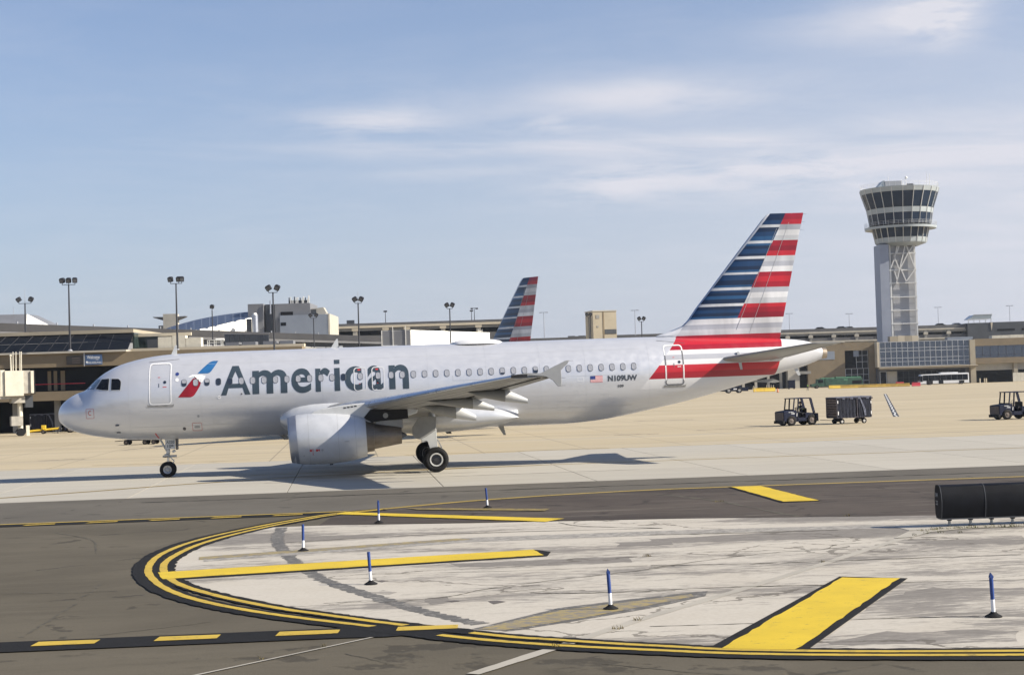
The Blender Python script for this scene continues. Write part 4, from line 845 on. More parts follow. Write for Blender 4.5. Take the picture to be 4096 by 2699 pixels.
    st = AMB().loft(R).build('tailplane', 'grey_paint', plane, 45)
    AMB().bar((34.45, sd*1.3, 4.63), (36.2, sd*6.0, 5.21), .015, .012).build('elevator_hinge', 'line_dark', st)
    AMB().prism([(32.85,5.1),(32.97,5.1),(33.06,4.6),(33.1,4.22),(33.0,4.22),(32.9,4.6)], sd*1.10, sd*1.16).build('tailplane_seal', 'light_paint', st)
# fin
FO = [(5.70,29.3,35.35),(5.97,29.4,35.40),(6.04,28.95,35.42),(6.25,29.80,35.46),(6.47,30.39,35.52),(6.75,30.69,35.58),(7.35,31.14,35.72),(8.24,31.88,35.93),(9.68,33.05,36.27),(11.09,34.22,36.61),(11.70,34.72,36.76),(11.90,34.92,36.81),(11.965,35.10,36.82)]
FO = [(5.70,29.6,35.35),(6.03,29.05,35.42)]+FO[3:]
R = []
for i, (z, l, t) in enumerate(FO):
    th = [.10,.10,.095,.09,.09,.09,.09,.09,.085,.075,.05,.02][min(i, 11)]; up, lo = airfoil(t-l, th, 13, 0); k = 1 if i < 10 else 1
    R.append([(l+a, b, z) for a, b in up]+[(l+a, b-.002, z) for a, b in lo[::-1]])
fin = AMB().loft(R).build('fin', 'fin_paint', plane, 45)
R = []
for z, l, t in FO[2:-2]:
    up, lo = airfoil(t-l, .09, 13, 0); sl = [p for p in up if p[0] < .03*(t-l)][::-1]+[p for p in lo if p[0] < .03*(t-l)][1:]; R.append([(l+a-.012, b*1.06, z) for a, b in sl])
AMB().loft(R, False, False).build('fin_leading_edge', 'slat_metal', fin, 60)
for a, b in (((36.24, 11.97), (34.09, 6.78)), ((34.09, 6.78), (33.77, 6.02)), ((35.4, 11.2), (33.1, 6.2))):
    pts = []
    for q in np.linspace(0, 1, 9):
        x = a[0]+(b[0]-a[0])*q; z = a[1]+(b[1]-a[1])*q; zl = [f[0] for f in FO]; l = np.interp(z, zl, [f[1] for f in FO]); t = np.interp(z, zl, [f[2] for f in FO]); u, lo = airfoil(t-l, float(np.interp(z, zl[:2]+zl[2:], [.10,.10,.095,.09,.09,.09,.09,.09,.085,.075,.05,.02][:len(zl)])), 21, 0); y = float(np.interp(x-l, [p[0] for p in u], [p[1] for p in u])); pts.append((x, -y-.006, z))
    m_ = AMB()
    for p, q in zip(pts[:-1], pts[1:]): m_.bar(p, q, .016, .008, (0, 1, 0))
    m_.build('rudder_seam', 'line_grey', fin)
for z in (11.9, 11.5, 11.1): AMB().tube((np.interp(z, [5.7, 11.97], [35.35, 36.82]), 0, z), (np.interp(z, [5.7, 11.97], [35.35, 36.82])+.2, 0, z), .007, .003, 5).build('static_wick', 'dark_metal', fin)
# nose gear
NZ = .466
ng = AMB().tube((5.07, 0, NZ), (5.09, 0, 1.2), .06, .065, 12).build('nose_gear', 'hydraulic_chrome', plane, 40)
AMB().tube((5.08, 0, 1.05), (5.14, 0, 2.1), .085, .09, 12).build('strut', 'gear_metal', ng, 40)
AMB().tube((4.72, 0, 1.95), (5.08, 0, 1.25), .045, None, 10).build('drag_brace', 'gear_metal', ng, 40)
AMB().tube((4.84, -.06, 1.09), (5.5, -.06, 1.09), .055, None, 10).tube((4.93, -.1, 1.14), (5.12, -.1, 1.14), .075, None, 10).build('steering_cylinder', 'gear_metal', ng, 40)
AMB().bar((5.17, 0, .58), (5.37, 0, .85), .1, .035).bar((5.37, 0, .85), (5.15, 0, 1.08), .1, .035).build('torque_link', 'gear_metal', ng)
AMB().tube((5.1, -.13, 1.32), (5.1, .13, 1.32), .085, None, 12).build('taxi_light', 'rim_light', ng, 40); AMB().bar((5.3, -.1, 1.3), (5.45, -.1, 1.36), .04, .12).build('bracket', 'gear_metal', ng)
nd = AMB().box(4.99, 5.47, -.235, -.215, 1.44, 1.93).build('gear_door', 'light_paint', ng, 0, .008)
AMB().prism([(5.5,1.4),(5.56,1.4),(5.58,2.0),(5.48,2.0)], -.3, .3).build('rear_door', 'dark_metal', ng)
for s, z0, z1 in (('A320', 1.70, 1.84), ('109', 1.50, 1.65)):
    V, F = fit2d(text_mesh2d(s, .02), 5.04 if s == 'A320' else 5.09, 5.42 if s == 'A320' else 5.38, z0, z1); AMB().add([(a, -.239, b) for a, b in V], F).build('door_number', 'text_dark', nd, fix=False)
for k in (-1, 1):
    wc = (5.07, k*.25, NZ)
    ty = AMB().lathe(wc, [(-.08,.19),(-.105,.25),(-.108,.30),(-.09,.35),(-.05,.375),(0,.381),(.05,.375),(.09,.35),(.108,.30),(.105,.25),(.08,.19)], 'y', 32).build('tyre', 'rubber', ng, 40)
    AMB().lathe(wc, [(-.085,.205),(-.10,.20),(-.07,.16),(-.06,.09),(-.09,.07),(-.095,.01)], 'y', 24).build('rim', 'rim_metal', ty, 40)
    for j in range(8):
        a = 2*math.pi*j/8; AMB().tube((5.07+.115*math.cos(a), wc[1]-.066, NZ+.115*math.sin(a)), (5.07+.115*math.cos(a), wc[1]-.058, NZ+.115*math.sin(a)), .017, None, 6).build('rim_hole', 'black_gap', ty)
# second airliner, parked nose-in at the gate behind: same type, seen only by its fin over the first one
tip = site(2.1, 122.0); RZ2 = -(YAW+math.radians(50)); pos2 = tip - Vector((math.cos(RZ2), math.sin(RZ2), 0))*19.1
plane2 = thing('airliner', 'parked airliner showing only its smaller striped fin above the silver fuselage', 'airliner', (pos2.x, pos2.y, 0), RZ2)
KEEP = {'fuselage', 'wing', 'engine', 'fin', 'tailplane', 'main_gear', 'nose_gear', 'belly_fairing', 'pylon', 'window', 'title_letter'}
for ch in list(plane.children):
    if ch.name.split('.')[0] in KEEP:
        c = ch.copy(); col.objects.link(c); c.parent = plane2
        if ch.name.split('.')[0] in ('wing', 'engine', 'fin', 'main_gear', 'nose_gear', 'window'):
            for g in ch.children:
                if g.name.split('.')[0] in ('fan_blade', 'rim_hole'): continue
                d = g.copy(); col.objects.link(d); d.parent = c
# ------------------------------------------------------------------ buildings (terminal grid: u to the right, d away; each built round its own base)
def bthing(name, label, cat, u, d, group=None, rot=0.0):
    return thing(name, label, cat, site(u, d), SR+rot, group)
def pbox(name, m, parent, x0, x1, y0, y1, z0, z1, bevel=0.0): return MB().box(x0, x1, y0, y1, z0, z1).build(name, m, parent, 0, bevel)
def grid_panes(parent, x0, xs, zs, y, m, frame, bar=.09, depth=.08):
    """glazing: one pane per bay, mullions and transoms standing proud"""
    for a, b in zip(xs[:-1], xs[1:]):
        for c, d in zip(zs[:-1], zs[1:]):
            pbox('pane', m, parent, a-x0+bar/2, b-x0-bar/2, y, y+.05, c+bar/2, d-bar/2)
    for a in xs: pbox('mullion', frame, parent, a-x0-bar/2, a-x0+bar/2, y-depth, y+.04, zs[0]-.02, zs[-1]+.02)
    for c in zs: pbox('transom', frame, parent, xs[0]-x0, xs[-1]-x0, y-depth*.7, y+.035, c-bar/2, c+bar/2)
# --- right terminal with the curtain wall
T = bthing('terminal', 'tan terminal building with white-gridded glass curtain wall under the control tower', 'terminal', 117, 460)
X0 = 117
pbox('wall', 'tan_wall', T, 103.6-X0, 129.6-X0, .12, 22, 5.0, 12.25)
grid_panes(T, X0, [104.15+1.588*k for k in range(17)], [5.38, 6.65, 7.69, 9.62, 10.51, 12.28], 0, 'glass_terminal', 'mullion', .12)
pbox('edge_trim', 'cream_trim', T, 103.35-X0, 103.95-X0, -.25, 3, 5.2, 12.4)
pbox('canopy', 'tan_wall', T, 103.4-X0, 131.2-X0, -2.2, .1, 4.55, 5.22); pbox('canopy_edge', 'cream_trim', T, 103.4-X0, 131.2-X0, -2.26, -2.2, 5.0, 5.2)
pbox('lower_wall', 'concrete_dark', T, 103.6-X0, 129.6-X0, 1.0, 22, 0, 5.0)
grid_panes(T, X0, [104.2, 106.0], [.1, 4.0], .85, 'glass_dark', 'mullion', .14); pbox('service_door', 'concrete_pale', T, 106.2-X0, 109.0-X0, .8, 1.0, 0, 4.0)
grid_panes(T, X0, [109.2+1.6*k for k in range(13)], [.1, 2.1, 4.0], .85, 'glass_dark', 'mullion_dark', .12)
pbox('pier', 'tan_wall_pale', T, 129.6-X0, 131.1-X0, -.6, 3, 0, 12.3)
# right wing
pbox('wing_wall', 'concrete_dark', T, 131.1-X0, 190-X0, 6.0, 24, 0, 12.3); pbox('upper_band', 'tan_wall', T, 131.1-X0, 190-X0, .05, 6, 10.42, 12.45); pbox('middle_band', 'tan_wall', T, 131.1-X0, 190-X0, -.3, 6, 5.4, 7.0)
grid_panes(T, X0, [131.1+2.25*k for k in range(14)], [7.0, 7.85, 10.42], .3, 'glass_terminal', 'mullion_dark', .07)
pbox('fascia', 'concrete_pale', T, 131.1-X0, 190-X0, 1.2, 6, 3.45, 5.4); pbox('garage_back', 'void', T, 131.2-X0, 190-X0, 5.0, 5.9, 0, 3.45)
for u in (142.1, 153.5, 165): pbox('pier', 'tan_wall_pale', T, u-X0, u+1.1-X0, .2, 2, 0, 5.4)
for k in range(22): pbox('fence_panel', 'bridge_white', T, 141.2+1.1*k-X0, 142.26+1.1*k-X0, -1.5, -1.4, .05, 2.55)
for u in (131.9, 133.2, 133.7): MB().tube((u-X0, -1.2, 0), (u-X0, -1.2, 1.25), .17, None, 10).build('bollard', 'cream_trim', T)
# left, set-back wing: plain wall, corner glazing
pbox('side_wall', 'tan_wall', T, 84.2-X0, 94.9-X0, 3.4, 24, 0, 12.6); pbox('side_wall', 'tan_wall', T, 101.7-X0, 103.6-X0, 3.4, 24, 0, 12.5); pbox('side_wall', 'tan_wall', T, 94.9-X0, 101.7-X0, 3.4, 24, 10.3, 12.6)
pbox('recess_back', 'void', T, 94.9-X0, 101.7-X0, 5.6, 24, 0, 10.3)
grid_panes(T, X0, [95.0, 96.7, 98.4, 100.1, 101.6], [.1, 1.7, 3.4, 5.1], 3.6, 'glass_dark', 'mullion', .10); grid_panes(T, X0, [98.3, 100.0, 101.6], [5.1, 7.0, 8.8, 10.25], 4.2, 'glass_dark', 'mullion', .10)
pbox('louvre_panel', 'metal_panel_blue', T, 87.0-X0, 92.0-X0, 3.32, 3.4, 7.9, 10.25); pbox('white_board', 'metal_panel_blue', T, 97.5-X0, 99.0-X0, 3.9, 4.05, 8.5, 10.2)
pbox('parapet', 'concrete_pale', T, 84-X0, 95-X0, 3.3, 4.2, 12.6, 13.0)
pbox('side_wall', 'concrete_pale', T, 78.4-X0, 81.7-X0, 3.0, 8, 0, 5.8); pbox('door_hood', 'concrete_grey', T, 81.6-X0, 84.9-X0, 2.4, 3.4, 4.0, 4.8); pbox('doorway', 'void', T, 81.7-X0, 84.2-X0, 5, 6, 0, 12); pbox('side_wall', 'tan_wall', T, 60-X0, 78.4-X0, 5, 24, 5.8, 12.4); pbox('doorway', 'void', T, 60-X0, 78.4-X0, 7, 8, 0, 5.8)
for k in range(5): pbox('column', 'concrete_pale', T, 62+3.6*k-X0, 62.7+3.6*k-X0, 5.2, 6, 0, 5.8)
for a, b, z1, m in ((107.8, 110.0, 13.95, 'tan_wall_pale'), (110.05, 112.0, 14.05, 'cream_trim'), (112.05, 114.0, 14.0, 'tan_wall_pale'), (114.05, 115.9, 14.0, 'cream_trim'), (124.2, 131.4, 13.2, 'metal_panel_blue'), (136.9, 139.5, 13.3, 'bridge_white'), (139.55, 142, 13.3, 'bridge_white'), (142.05, 146, 13.35, 'bridge_white')):
    pbox('roof_unit', m, T, a-X0, b-X0, 2.5, 5.5, 12.2, z1)
# --- control tower
K = bthing('control_tower', 'tall air traffic control tower with flared glass cab and braced steel shaft', 'tower', 118.5, 488)
KX = 117.5
pbox('shaft', 'tower_blue', K, 109.85-KX, 112.6-KX, -3.0, 4.5, 0, 42.0); pbox('shaft', 'tower_panel', K, 113.6-KX, 120.6-KX, -.6, 4.2, 0, 42.0)
zr = [14.0, 18.2, 22.2, 26.2, 30.4, 34.3, 39.3, 42.0]
for a, b in zip(zr[:-1], zr[1:]):
    n = 2 if b < 31 else 1
    for j in range(n): pbox('cladding_panel', 'tower_panel', K, 113.9-KX, 120.4-KX, -.72, -.62, a+(b-a)*j/n+.1, a+(b-a)*(j+1)/n-.06)
for x in (113.3, 120.7): pbox('corner_column', 'tower_steel', K, x-.22-KX, x+.22-KX, -1.6, -1.15, 0, 42.0)
for z in zr[:-1]: pbox('rail', 'tower_steel', K, 112.7-KX, 121.1-KX, -1.75, -1.45, z-.16, z+.16)
def brace(a, b, y=-1.9, w=.42): MB().bar((a[0]-KX, y, a[1]), (b[0]-KX, y, b[1]), .3, w, (0, 1, 0)).build('brace', 'tower_steel', K)
for a, b in (((118.0, 42.2), (114.9, 30.6)), ((118.0, 42.2), (120.6, 34.6)), ((120.6, 42.0), (118.7, 39.4)), ((118.7, 39.4), (116.2, 34.9)), ((116.2, 34.9), (117.8, 30.8)), ((117.8, 30.8), (120.4, 34.2)), ((115.6, 42), (114.3, 37.0)), ((114.3, 38.8), (115.8, 34.6)), ((114.4, 34), (115.1, 31.1)), ((113.4, 35.0), (115.0, 39.3)), ((115.2, 39.2), (116.2, 42))):
    brace(a, b)
CX, CY = 117.6-KX, 2.0; NF = 22
def ringp(z, r, f=NF, ph=0.0): return [(CX+r*math.cos(2*math.pi*(i+ph)/f), CY+r*math.sin(2*math.pi*(i+ph)/f), z) for i in range(f)]
def rad(z): return float(np.interp(z, [41.6, 42.4, 42.6, 44.1, 47.0, 48.0, 51.2, 52.85, 57.4, 58.8], [4.6, 7.2, 7.5, 7.8, 8.45, 9.05, 9.55, 9.85, 11.35, 11.75]))
body = MB().loft([ringp(z, rad(z)-.18) for z in (41.6, 42.4, 44.1, 47, 48, 51.2, 52.85, 57.4, 58.8)]).build('cab_core', 'void', K)
MB().loft([ringp(41.5, 4.6), ringp(42.45, 7.45), ringp(42.6, 7.5), ringp(42.6, 7.0)], True, False).build('cab_base', 'tower_spandrel', K)
for z0, z1, m, nm in ((42.6, 44.1, 'tower_spandrel', 'spandrel_panel'), (44.1, 46.95, 'tower_glass', 'window_pane'), (48.0, 51.2, 'tower_glass', 'window_pane'), (51.2, 52.85, 'tower_spandrel', 'spandrel_panel'), (52.85, 57.4, 'tower_glass', 'window_pane'), (57.4, 58.7, 'tower_spandrel', 'spandrel_panel')):
    A, B = ringp(z0+.05, rad(z0+.05)), ringp(z1-.05, rad(z1-.05)); A2, B2 = ringp(z0+.05, rad(z0+.05)-.1), ringp(z1-.05, rad(z1-.05)-.1)
    for i in range(NF):
        j = (i+1) % NF; L = lambda P, Q, t: tuple(P[k]+(Q[k]-P[k])*t for k in range(3))
        MB().add([L(A[i], A[j], .012), L(A[i], A[j], .988), L(B[i], B[j], .988), L(B[i], B[j], .012), L(A2[i], A2[j], .012), L(A2[i], A2[j], .988), L(B2[i], B2[j], .988), L(B2[i], B2[j], .012)], [(0,1,2,3),(4,7,6,5),(0,4,5,1),(1,5,6,2),(2,6,7,3),(3,7,4,0)]).build(nm, m, K)
for i in range(NF):
    mm = MB(); zs = [42.6, 44.1, 46.95]; P = [ringp(z, rad(z)+.05)[i] for z in zs]
    for p, q in zip(P[:-1], P[1:]): mm.bar(p, q, .16, .16)
    P = [ringp(z, rad(z)+.05)[i] for z in (48.0, 51.2, 52.85, 57.4, 58.7)]
    for p, q in zip(P[:-1], P[1:]): mm.bar(p, q, .16, .16)
    mm.build('cab_mullion', 'tower_steel', K)
MB().loft([ringp(46.9, 8.4, 44), ringp(46.7, 10.6, 44), ringp(47.4, 10.7, 44), ringp(47.5, 8.9, 44)], True, False).build('balcony', 'tower_spandrel', K, 40)
def railing(z, r, h, n, nm, m):
    mb = MB()
    for i in range(n):
        a = 2*math.pi*i/n; p = (CX+r*math.cos(a), CY+r*math.sin(a)); a2 = 2*math.pi*(i+1)/n; q = (CX+r*math.cos(a2), CY+r*math.sin(a2))
        mb.bar((*p, z), (*p, z+h), .045, .045)
        for t in (.35, .68, 1.0): mb.bar((*p, z+h*t), (*q, z+h*t), .04, .04)
    o = mb.build(nm, m, K); return o
railing(47.45, 10.6, 1.35, 44, 'balcony_railing', 'tower_steel'); railing(58.8, 11.55, 1.4, 40, 'roof_railing', 'steel_white')
MB().loft([ringp(58.65, 11.75), ringp(58.9, 11.8), ringp(58.9, 9.0)], True, True).build('cab_roof', 'tower_spandrel', K)
pbox('roof_hut', 'tower_panel', K, 112.3-KX, 117.2-KX, -3, 3, 58.85, 61.0); MB().prism([(109.9-KX, 58.9), (111.8-KX, 61.2), (112.2-KX, 61.2), (112.2-KX, 58.9)], -2.8, 2.8).build('roof_hut', 'tower_spandrel', K)
pbox('roof_unit', 'dark_panel', K, 119.3-KX, 121-KX, -2, 0, 58.85, 60.2)
for x, h in ((117.5, 61.6), (118.0, 61.2), (118.5, 61.7), (118.9, 62.4), (125.1, 63.2), (125.9, 63.0), (113.5, 62.6)): MB().tube((x-KX, -2, 58.8), (x-KX, -2, h), .09, .05, 6).build('antenna', 'steel_white', K)
MB().lathe((118.9-KX, -2.2, 62.0), [(0, .02), (.05, .3), (.2, .45)], 'y', 12).build('dish', 'steel_white', K)
# --- garage on the right, behind the tower
Gr = bthing('parking_garage', 'long concrete parking deck with cars on its roof behind the terminal', 'parking garage', 130, 560)
GX = 130
pbox('roof_deck', 'concrete_dark', Gr, 20-GX, 330-GX, .2, 60, 17.9, 18.6); pbox('parapet', 'concrete_dark', Gr, 20-GX, 330-GX, 0, .35, 18.35, 19.45); pbox('spandrel_beam', 'concrete_pale', Gr, 20-GX, 156.5-GX, -.25, .2, 17.85, 18.4)
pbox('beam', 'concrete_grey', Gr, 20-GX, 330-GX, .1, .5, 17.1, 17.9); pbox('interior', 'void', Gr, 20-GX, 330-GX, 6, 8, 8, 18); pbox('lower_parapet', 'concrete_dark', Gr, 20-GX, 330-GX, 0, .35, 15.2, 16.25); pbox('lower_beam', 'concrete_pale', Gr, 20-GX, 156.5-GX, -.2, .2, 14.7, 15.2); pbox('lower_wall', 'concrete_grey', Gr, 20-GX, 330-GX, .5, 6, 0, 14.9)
for k in range(-9, 22):
    u = 95.2+7.95*k; pbox('column', 'concrete_grey', Gr, u-.45-GX, u+.45-GX, -.15, .8, 14.9, 18.0); pbox('column_cap', 'concrete_pale', Gr, u-.75-GX, u+.75-GX, -.3, .3, 16.3, 17.2)
pbox('stair_block', 'dark_panel', Gr, 157-GX, 165-GX, -1.5, 6, 12, 19.75); pbox('end_bay_wall', 'dark_panel', Gr, 165-GX, 200-GX, -.4, .05, 13, 19.85)
pbox('bay_opening', 'void', Gr, 167.5-GX, 173.6-GX, -.5, -.38, 16.8, 17.5); pbox('bay_opening', 'void', Gr, 176-GX, 183-GX, -.5, -.38, 16.8, 17.5)
MB().prism([(165.0-GX, 19.7), (165.7-GX, 19.7), (165.2-GX, 17.0)], -1.7, -1.52).build('bracket', 'cream_trim', Gr)
sk = MB().prism([(157.5-GX, 21.0), (159.5-GX, 22.5), (165.8-GX, 22.7), (165.3-GX, 21.0)], -1, 5).build('glass_canopy', 'canopy_glass', Gr)
for u in (157.5, 159.4, 161.4, 163.4, 165.3): pbox('canopy_post', 'mullion', Gr, u-.09-GX, u+.09-GX, -1.2, -1.0, 19.75, 21.05)
pbox('canopy_rail', 'mullion', Gr, 157.3-GX, 165.7-GX, -1.15, -1.02, 20.95, 21.15); pbox('canopy_rail', 'mullion', Gr, 159.3-GX, 165.9-GX, -1.1, -1.02, 22.5, 22.7)
# --- elevated roadway in the middle distance
Rd = bthing('elevated_road', 'concrete elevated roadway on columns behind the white box building', 'viaduct', -25, 455)
pbox('deck', 'concrete_dark', Rd, -27, 26, .1, 12, 20.4, 21.0); pbox('parapet', 'concrete_dark', Rd, -27, 26, 0, .3, 21.3, 22.0); pbox('edge_beam', 'cream_trim', Rd, -27, 26, -.25, .2, 20.65, 21.3); pbox('girder', 'concrete_grey', Rd, -27, 26, .3, .9, 19.9, 20.65)
pbox('understory', 'void', Rd, -27, 26, 9, 10, 12, 20.4); pbox('lower_wall', 'concrete_grey', Rd, -27, 26, 1.2, 9, 0, 18.6)
for u in (-50, -44, -35.4, -29.4, -19.3, -9.3, -.4): pbox('column', 'concrete_pale', Rd, u+25-.6, u+25+.6, .0, 1.3, 0, 20.3); pbox('column_cap', 'cream_trim', Rd, u+25-.9, u+25+.9, -.2, 1.4, 19.9, 20.6)
pbox('advert_board', 'dark_panel', Rd, -21.6, -19.4, 3, 3.2, 21.9, 23.1)
Rl = bthing('low_parking_deck', 'low dark parking deck parapet between the far fin and beige stair tower', 'parking deck', 30, 462)
pbox('parapet', 'concrete_dark', Rl, -26, 19, 0, .4, 15.6, 16.5); pbox('deck', 'concrete_grey', Rl, -26, 19, .4, 30, 0, 15.7); pbox('beam', 'concrete_pale', Rl, -26, 19, -.15, 0, 14.9, 15.5)
for k in range(3): pbox('roof_kerb', 'concrete_dark', Rl, -14+3*k, -12+3*k, 1, 2, 16.3, 16.9)
# --- beige stair tower
Sx = bthing('stair_tower', 'beige windowless stair tower rising behind the fuselage', 'stair tower', 16.6, 302, rot=.25)
pbox('tower_wall', 'tan_wall_pale', Sx, -1.85, 2.7, -1.2, 3.6, 0, 16.75); pbox('pilaster', 'tan_wall', Sx, .05, .3, -1.26, -1.2, 0, 16.7); pbox('coping', 'concrete_pale', Sx, -1.95, 2.8, -1.3, 3.7, 16.75, 16.95)
pbox('louvre', 'dark_panel', Sx, .35, 2.62, -1.27, -1.2, 12.55, 13.4); pbox('window', 'concrete_grey', Sx, -1.3, -.6, -1.26, -1.2, 15.45, 16.1); pbox('window', 'concrete_grey', Sx, -1.15, -.8, -1.26, -1.2, 13.8, 14.1); pbox('downpipe', 'concrete_dark', Sx, -1.95, -1.85, .2, .6, 4, 16.3)
# --- white box building, one face to the viewer in shade, one turned to the sun
Wx = bthing('white_building', 'plain white box building with a shaded grey end wall', 'building', -19, 305, rot=0)
MB().prism([(-5.6, .0), (0, 0), (14.4, 30), (8, 34)], 0, 14.55, 'xy').build('wall', 'white_wall', Wx)
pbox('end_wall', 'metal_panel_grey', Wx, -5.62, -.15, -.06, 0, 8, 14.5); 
for x in (-5.5, -3.4, -1.0): pbox('downpipe', 'steel_white', Wx, x-.06, x+.06, -.18, -.06, 9, 15.3 if x > -5 else 14.6)
pbox('ledge', 'steel_white', Wx, -5.4, -2.6, -.3, -.06, 11.6, 11.75)
lad = MB()
for q in (0, .7): lad.bar((12.2+q, 27.2+q, 12), (12.2+q, 27.2+q, 15.2), .08, .08)
for k in range(6): lad.bar((12.2, 27.2, 12.3+.5*k), (12.9, 27.9, 12.3+.5*k), .06, .06)
lad.build('roof_ladder', 'steel_white', Wx)
# --- curved roof hall, grey plant block, chimney
H = bthing('curved_roof_hall', 'white gabled hall under a dark blue curved roof, behind the concourse', 'hall', -66, 380)
lowl = [(-82, 17.6), (-80.6, 17.8), (-77.9, 18.2), (-73.9, 18.75), (-72.2, 18.95), (-66, 20.22), (-60.1, 21.42), (-54.3, 22.46)]
topc = pchip([(-84, 17.9), (-80.6, 19.36), (-77.9, 20.07), (-73.9, 21.03), (-69.9, 21.7), (-66, 22.17), (-62, 22.48), (-58.1, 22.56), (-54.2, 22.6)]); lowc = pchip(lowl)
def hall(a, z, back=0.0):   # the gable runs away from the viewer to the right, so it faces the sun
    d = 370+(a+82)*1.15+back; q = d/380; return (a*q+66, d-380, 4.01+(z-4.01)*q)
gp = [hall(a, lowc(a)) for a in np.linspace(-82, -54.3, 14)]
MB().add(gp + [(x, y, 0) for x, y, z in gp], [(i, i+1, 15+i, 14+i) for i in range(13)]).add([(p[0]-.4, p[1]+.4, p[2]-.05) for p in gp] + [(x-.4, y+.4, 0) for x, y, z in gp], [(i, 14+i, 15+i, i+1) for i in range(13)]).build('gable_wall', 'white_wall', H)
ux = np.linspace(-81.8, -54.3, 16)
for a, b in zip(ux[:-1], ux[1:]):
    A, Bq = hall(a+.02, lowc(a)+.05), hall(b-.02, lowc(b)+.05); Cq, Dq = hall(b-.02, topc(b)+.05, 12), hall(a+.02, topc(a)+.05, 12)
    MB().add([A, Bq, Cq, Dq] + [(p[0], p[1], p[2]-.25) for p in (A, Bq, Cq, Dq)], [(0,1,2,3),(4,7,6,5),(0,4,5,1),(1,5,6,2),(2,6,7,3),(3,7,4,0)]).build('roof_panel', 'roof_blue', H)
ch = MB().tube((4.6, 8.0, 0), (4.6, 8.0, 22.1), .75, None, 16).build('chimney', 'polished_metal', H, 40); MB().sphere((4.6, 8.0, 22.15), .55, 10, 8).build('chimney_cap', 'white_wall', H, 50); pbox('chimney_base', 'dark_panel', H, 2.6, 3.7, 7.6, 8.6, 0, 21.2)
B = bthing('plant_building', 'grey block with rooftop antennas and air handling unit beside the curved roof', 'building', -52, 394)
k = 394/380
pbox('wall', 'metal_panel_blue', B, -56.3+52, -44.6+52, 0, 20, 0, 22.1); pbox('upper_block', 'metal_panel_grey', B, -64.2+52, -60.4+52, 1, 14, 14, 25.15); pbox('upper_block', 'dark_panel', B, -60.1+52, -57.7+52, 2, 14, 14, 25.0); pbox('upper_block', 'metal_panel_grey', B, -57.6+52, -49.0+52, 1, 16, 14, 25.0)
pbox('louvre', 'void', B, -56.2+52, -53.2+52, .9, 1.0, 22.0, 23.0); pbox('window', 'glass_dark', B, -56.1+52, -54.8+52, -.05, 0, 19.6, 20.4); pbox('side_wall', 'concrete_pale', B, -44.6+52, -44.2+52, -.05, 20, 0, 22.2)
an = MB().prism([(-48.6+52, 22.1), (-48.9+52, 23.6), (-45.9+52, 23.9), (-45.2+52, 22.6), (-45.5+52, 22.1)], 2, 6).build('air_handler', 'concrete_pale', B); pbox('air_handler_base', 'dark_panel', B, -49.4+52, -47.6+52, 1.5, 5, 22.0, 23.4)
for q, (u, z) in enumerate(((-54.2, 26.5), (-53.8, 26.6), (-53.3, 25.9), (-52.9, 26.7), (-52.5, 26.5), (-52.1, 26.6), (-51.5, 26.4), (-51.0, 26.3), (-50.7, 26.7), (-50.2, 26.4), (-49.7, 26.2), (-49.4, 26.9))):
    pbox('antenna_panel', 'steel_white' if q % 3 else 'dark_panel', B, u+52-.12, u+52+.12, 2, 2.3, 24.9, z)
pbox('antenna_rack', 'dark_panel', B, -54.4+52, -49.3+52, 2.4, 2.6, 25.1, 25.8); MB().tube((-58.6+52, .5, 22.6), (-58.6+52, .5, 25.9), .2, .15, 8).build('vent_pipe', 'polished_metal', B)
Cw = bthing('winged_roof_tower', 'squat concrete roof tower with two pointed wings, left of the curved roof', 'roof tower', -90.7, 430)
pbox('core', 'concrete_pale', Cw, -1.75, 1.7, 0, 4, 0, 25.1); MB().prism([(-1.75, 23.4), (-1.75, 24.35), (-4.6, 24.45), (-4.4, 24.2)], .5, 3.5).build('wing', 'concrete_dark', Cw); MB().prism([(1.7, 23.4), (1.7, 24.35), (4.1, 24.45), (3.9, 24.2)], .5, 3.5).build('wing', 'concrete_dark', Cw); pbox('lower_block', 'concrete_grey', Cw, -3.1, -1.75, .5, 4, 0, 22.1)
Tn = bthing('pitched_roof_hall', 'white and grey pitched roof at the far left skyline', 'hall', -128, 420)
MB().add([(-14, 0, 22.6), (2.2, 0, 22.9), (1.2, 4, 25.9), (-14, 4, 25.95), (6.8, 6, 22.7), (-14, 20, 22.6), (6.8, 20, 22.6), (1.2, 14, 25.9), (-14, 14, 25.95)], [(0,1,2,3),(1,4,2),(4,6,7,2),(2,7,8,3),(5,8,7,6)]).build('roof', 'metal_panel_grey', Tn); MB().add([(2.25, -.03, 22.9), (6.85, 5.95, 22.7), (1.25, 3.95, 25.92)], [(0,1,2)]).build('lit_gable', 'white_wall', Tn); pbox('wall', 'concrete_grey', Tn, -14, 2, .5, 18, 0, 22.7); MB().tube((-3.5, 8, 25.5), (-3.5, 8, 28), .06, None, 5).build('mast', 'pole_grey', Tn)
# --- long concourse running away to the right
p0, p1 = site(-76, 214), site(-27.0, 338); dv = p1-p0; Lc = dv.length
Co = thing('concourse', 'long low concourse with dark flat roof edge running behind the near terminal', 'concourse', p0, math.atan2(dv.y, dv.x))
pbox('roof_edge', 'roof_dark', Co, -4, Lc, -1.2, 14, 13.35, 14.45); pbox('roof_trim', 'concrete_dark', Co, -4, Lc, -1.26, -1.2, 12.85, 13.3); pbox('wall', 'dark_panel', Co, -4, Lc, 0, 13, 0, 13.3)
for q in range(22): pbox('window_bay', 'metal_panel_grey', Co, 4+5.8*q, 9.4+5.8*q, -.08, 0, 9.2, 12.2)
for q in range(12): MB().tube((10+9*q, 2, 14.4), (10+9*q, 2, 15.0), .12, None, 6).build('roof_vent', 'pole_grey', Co)
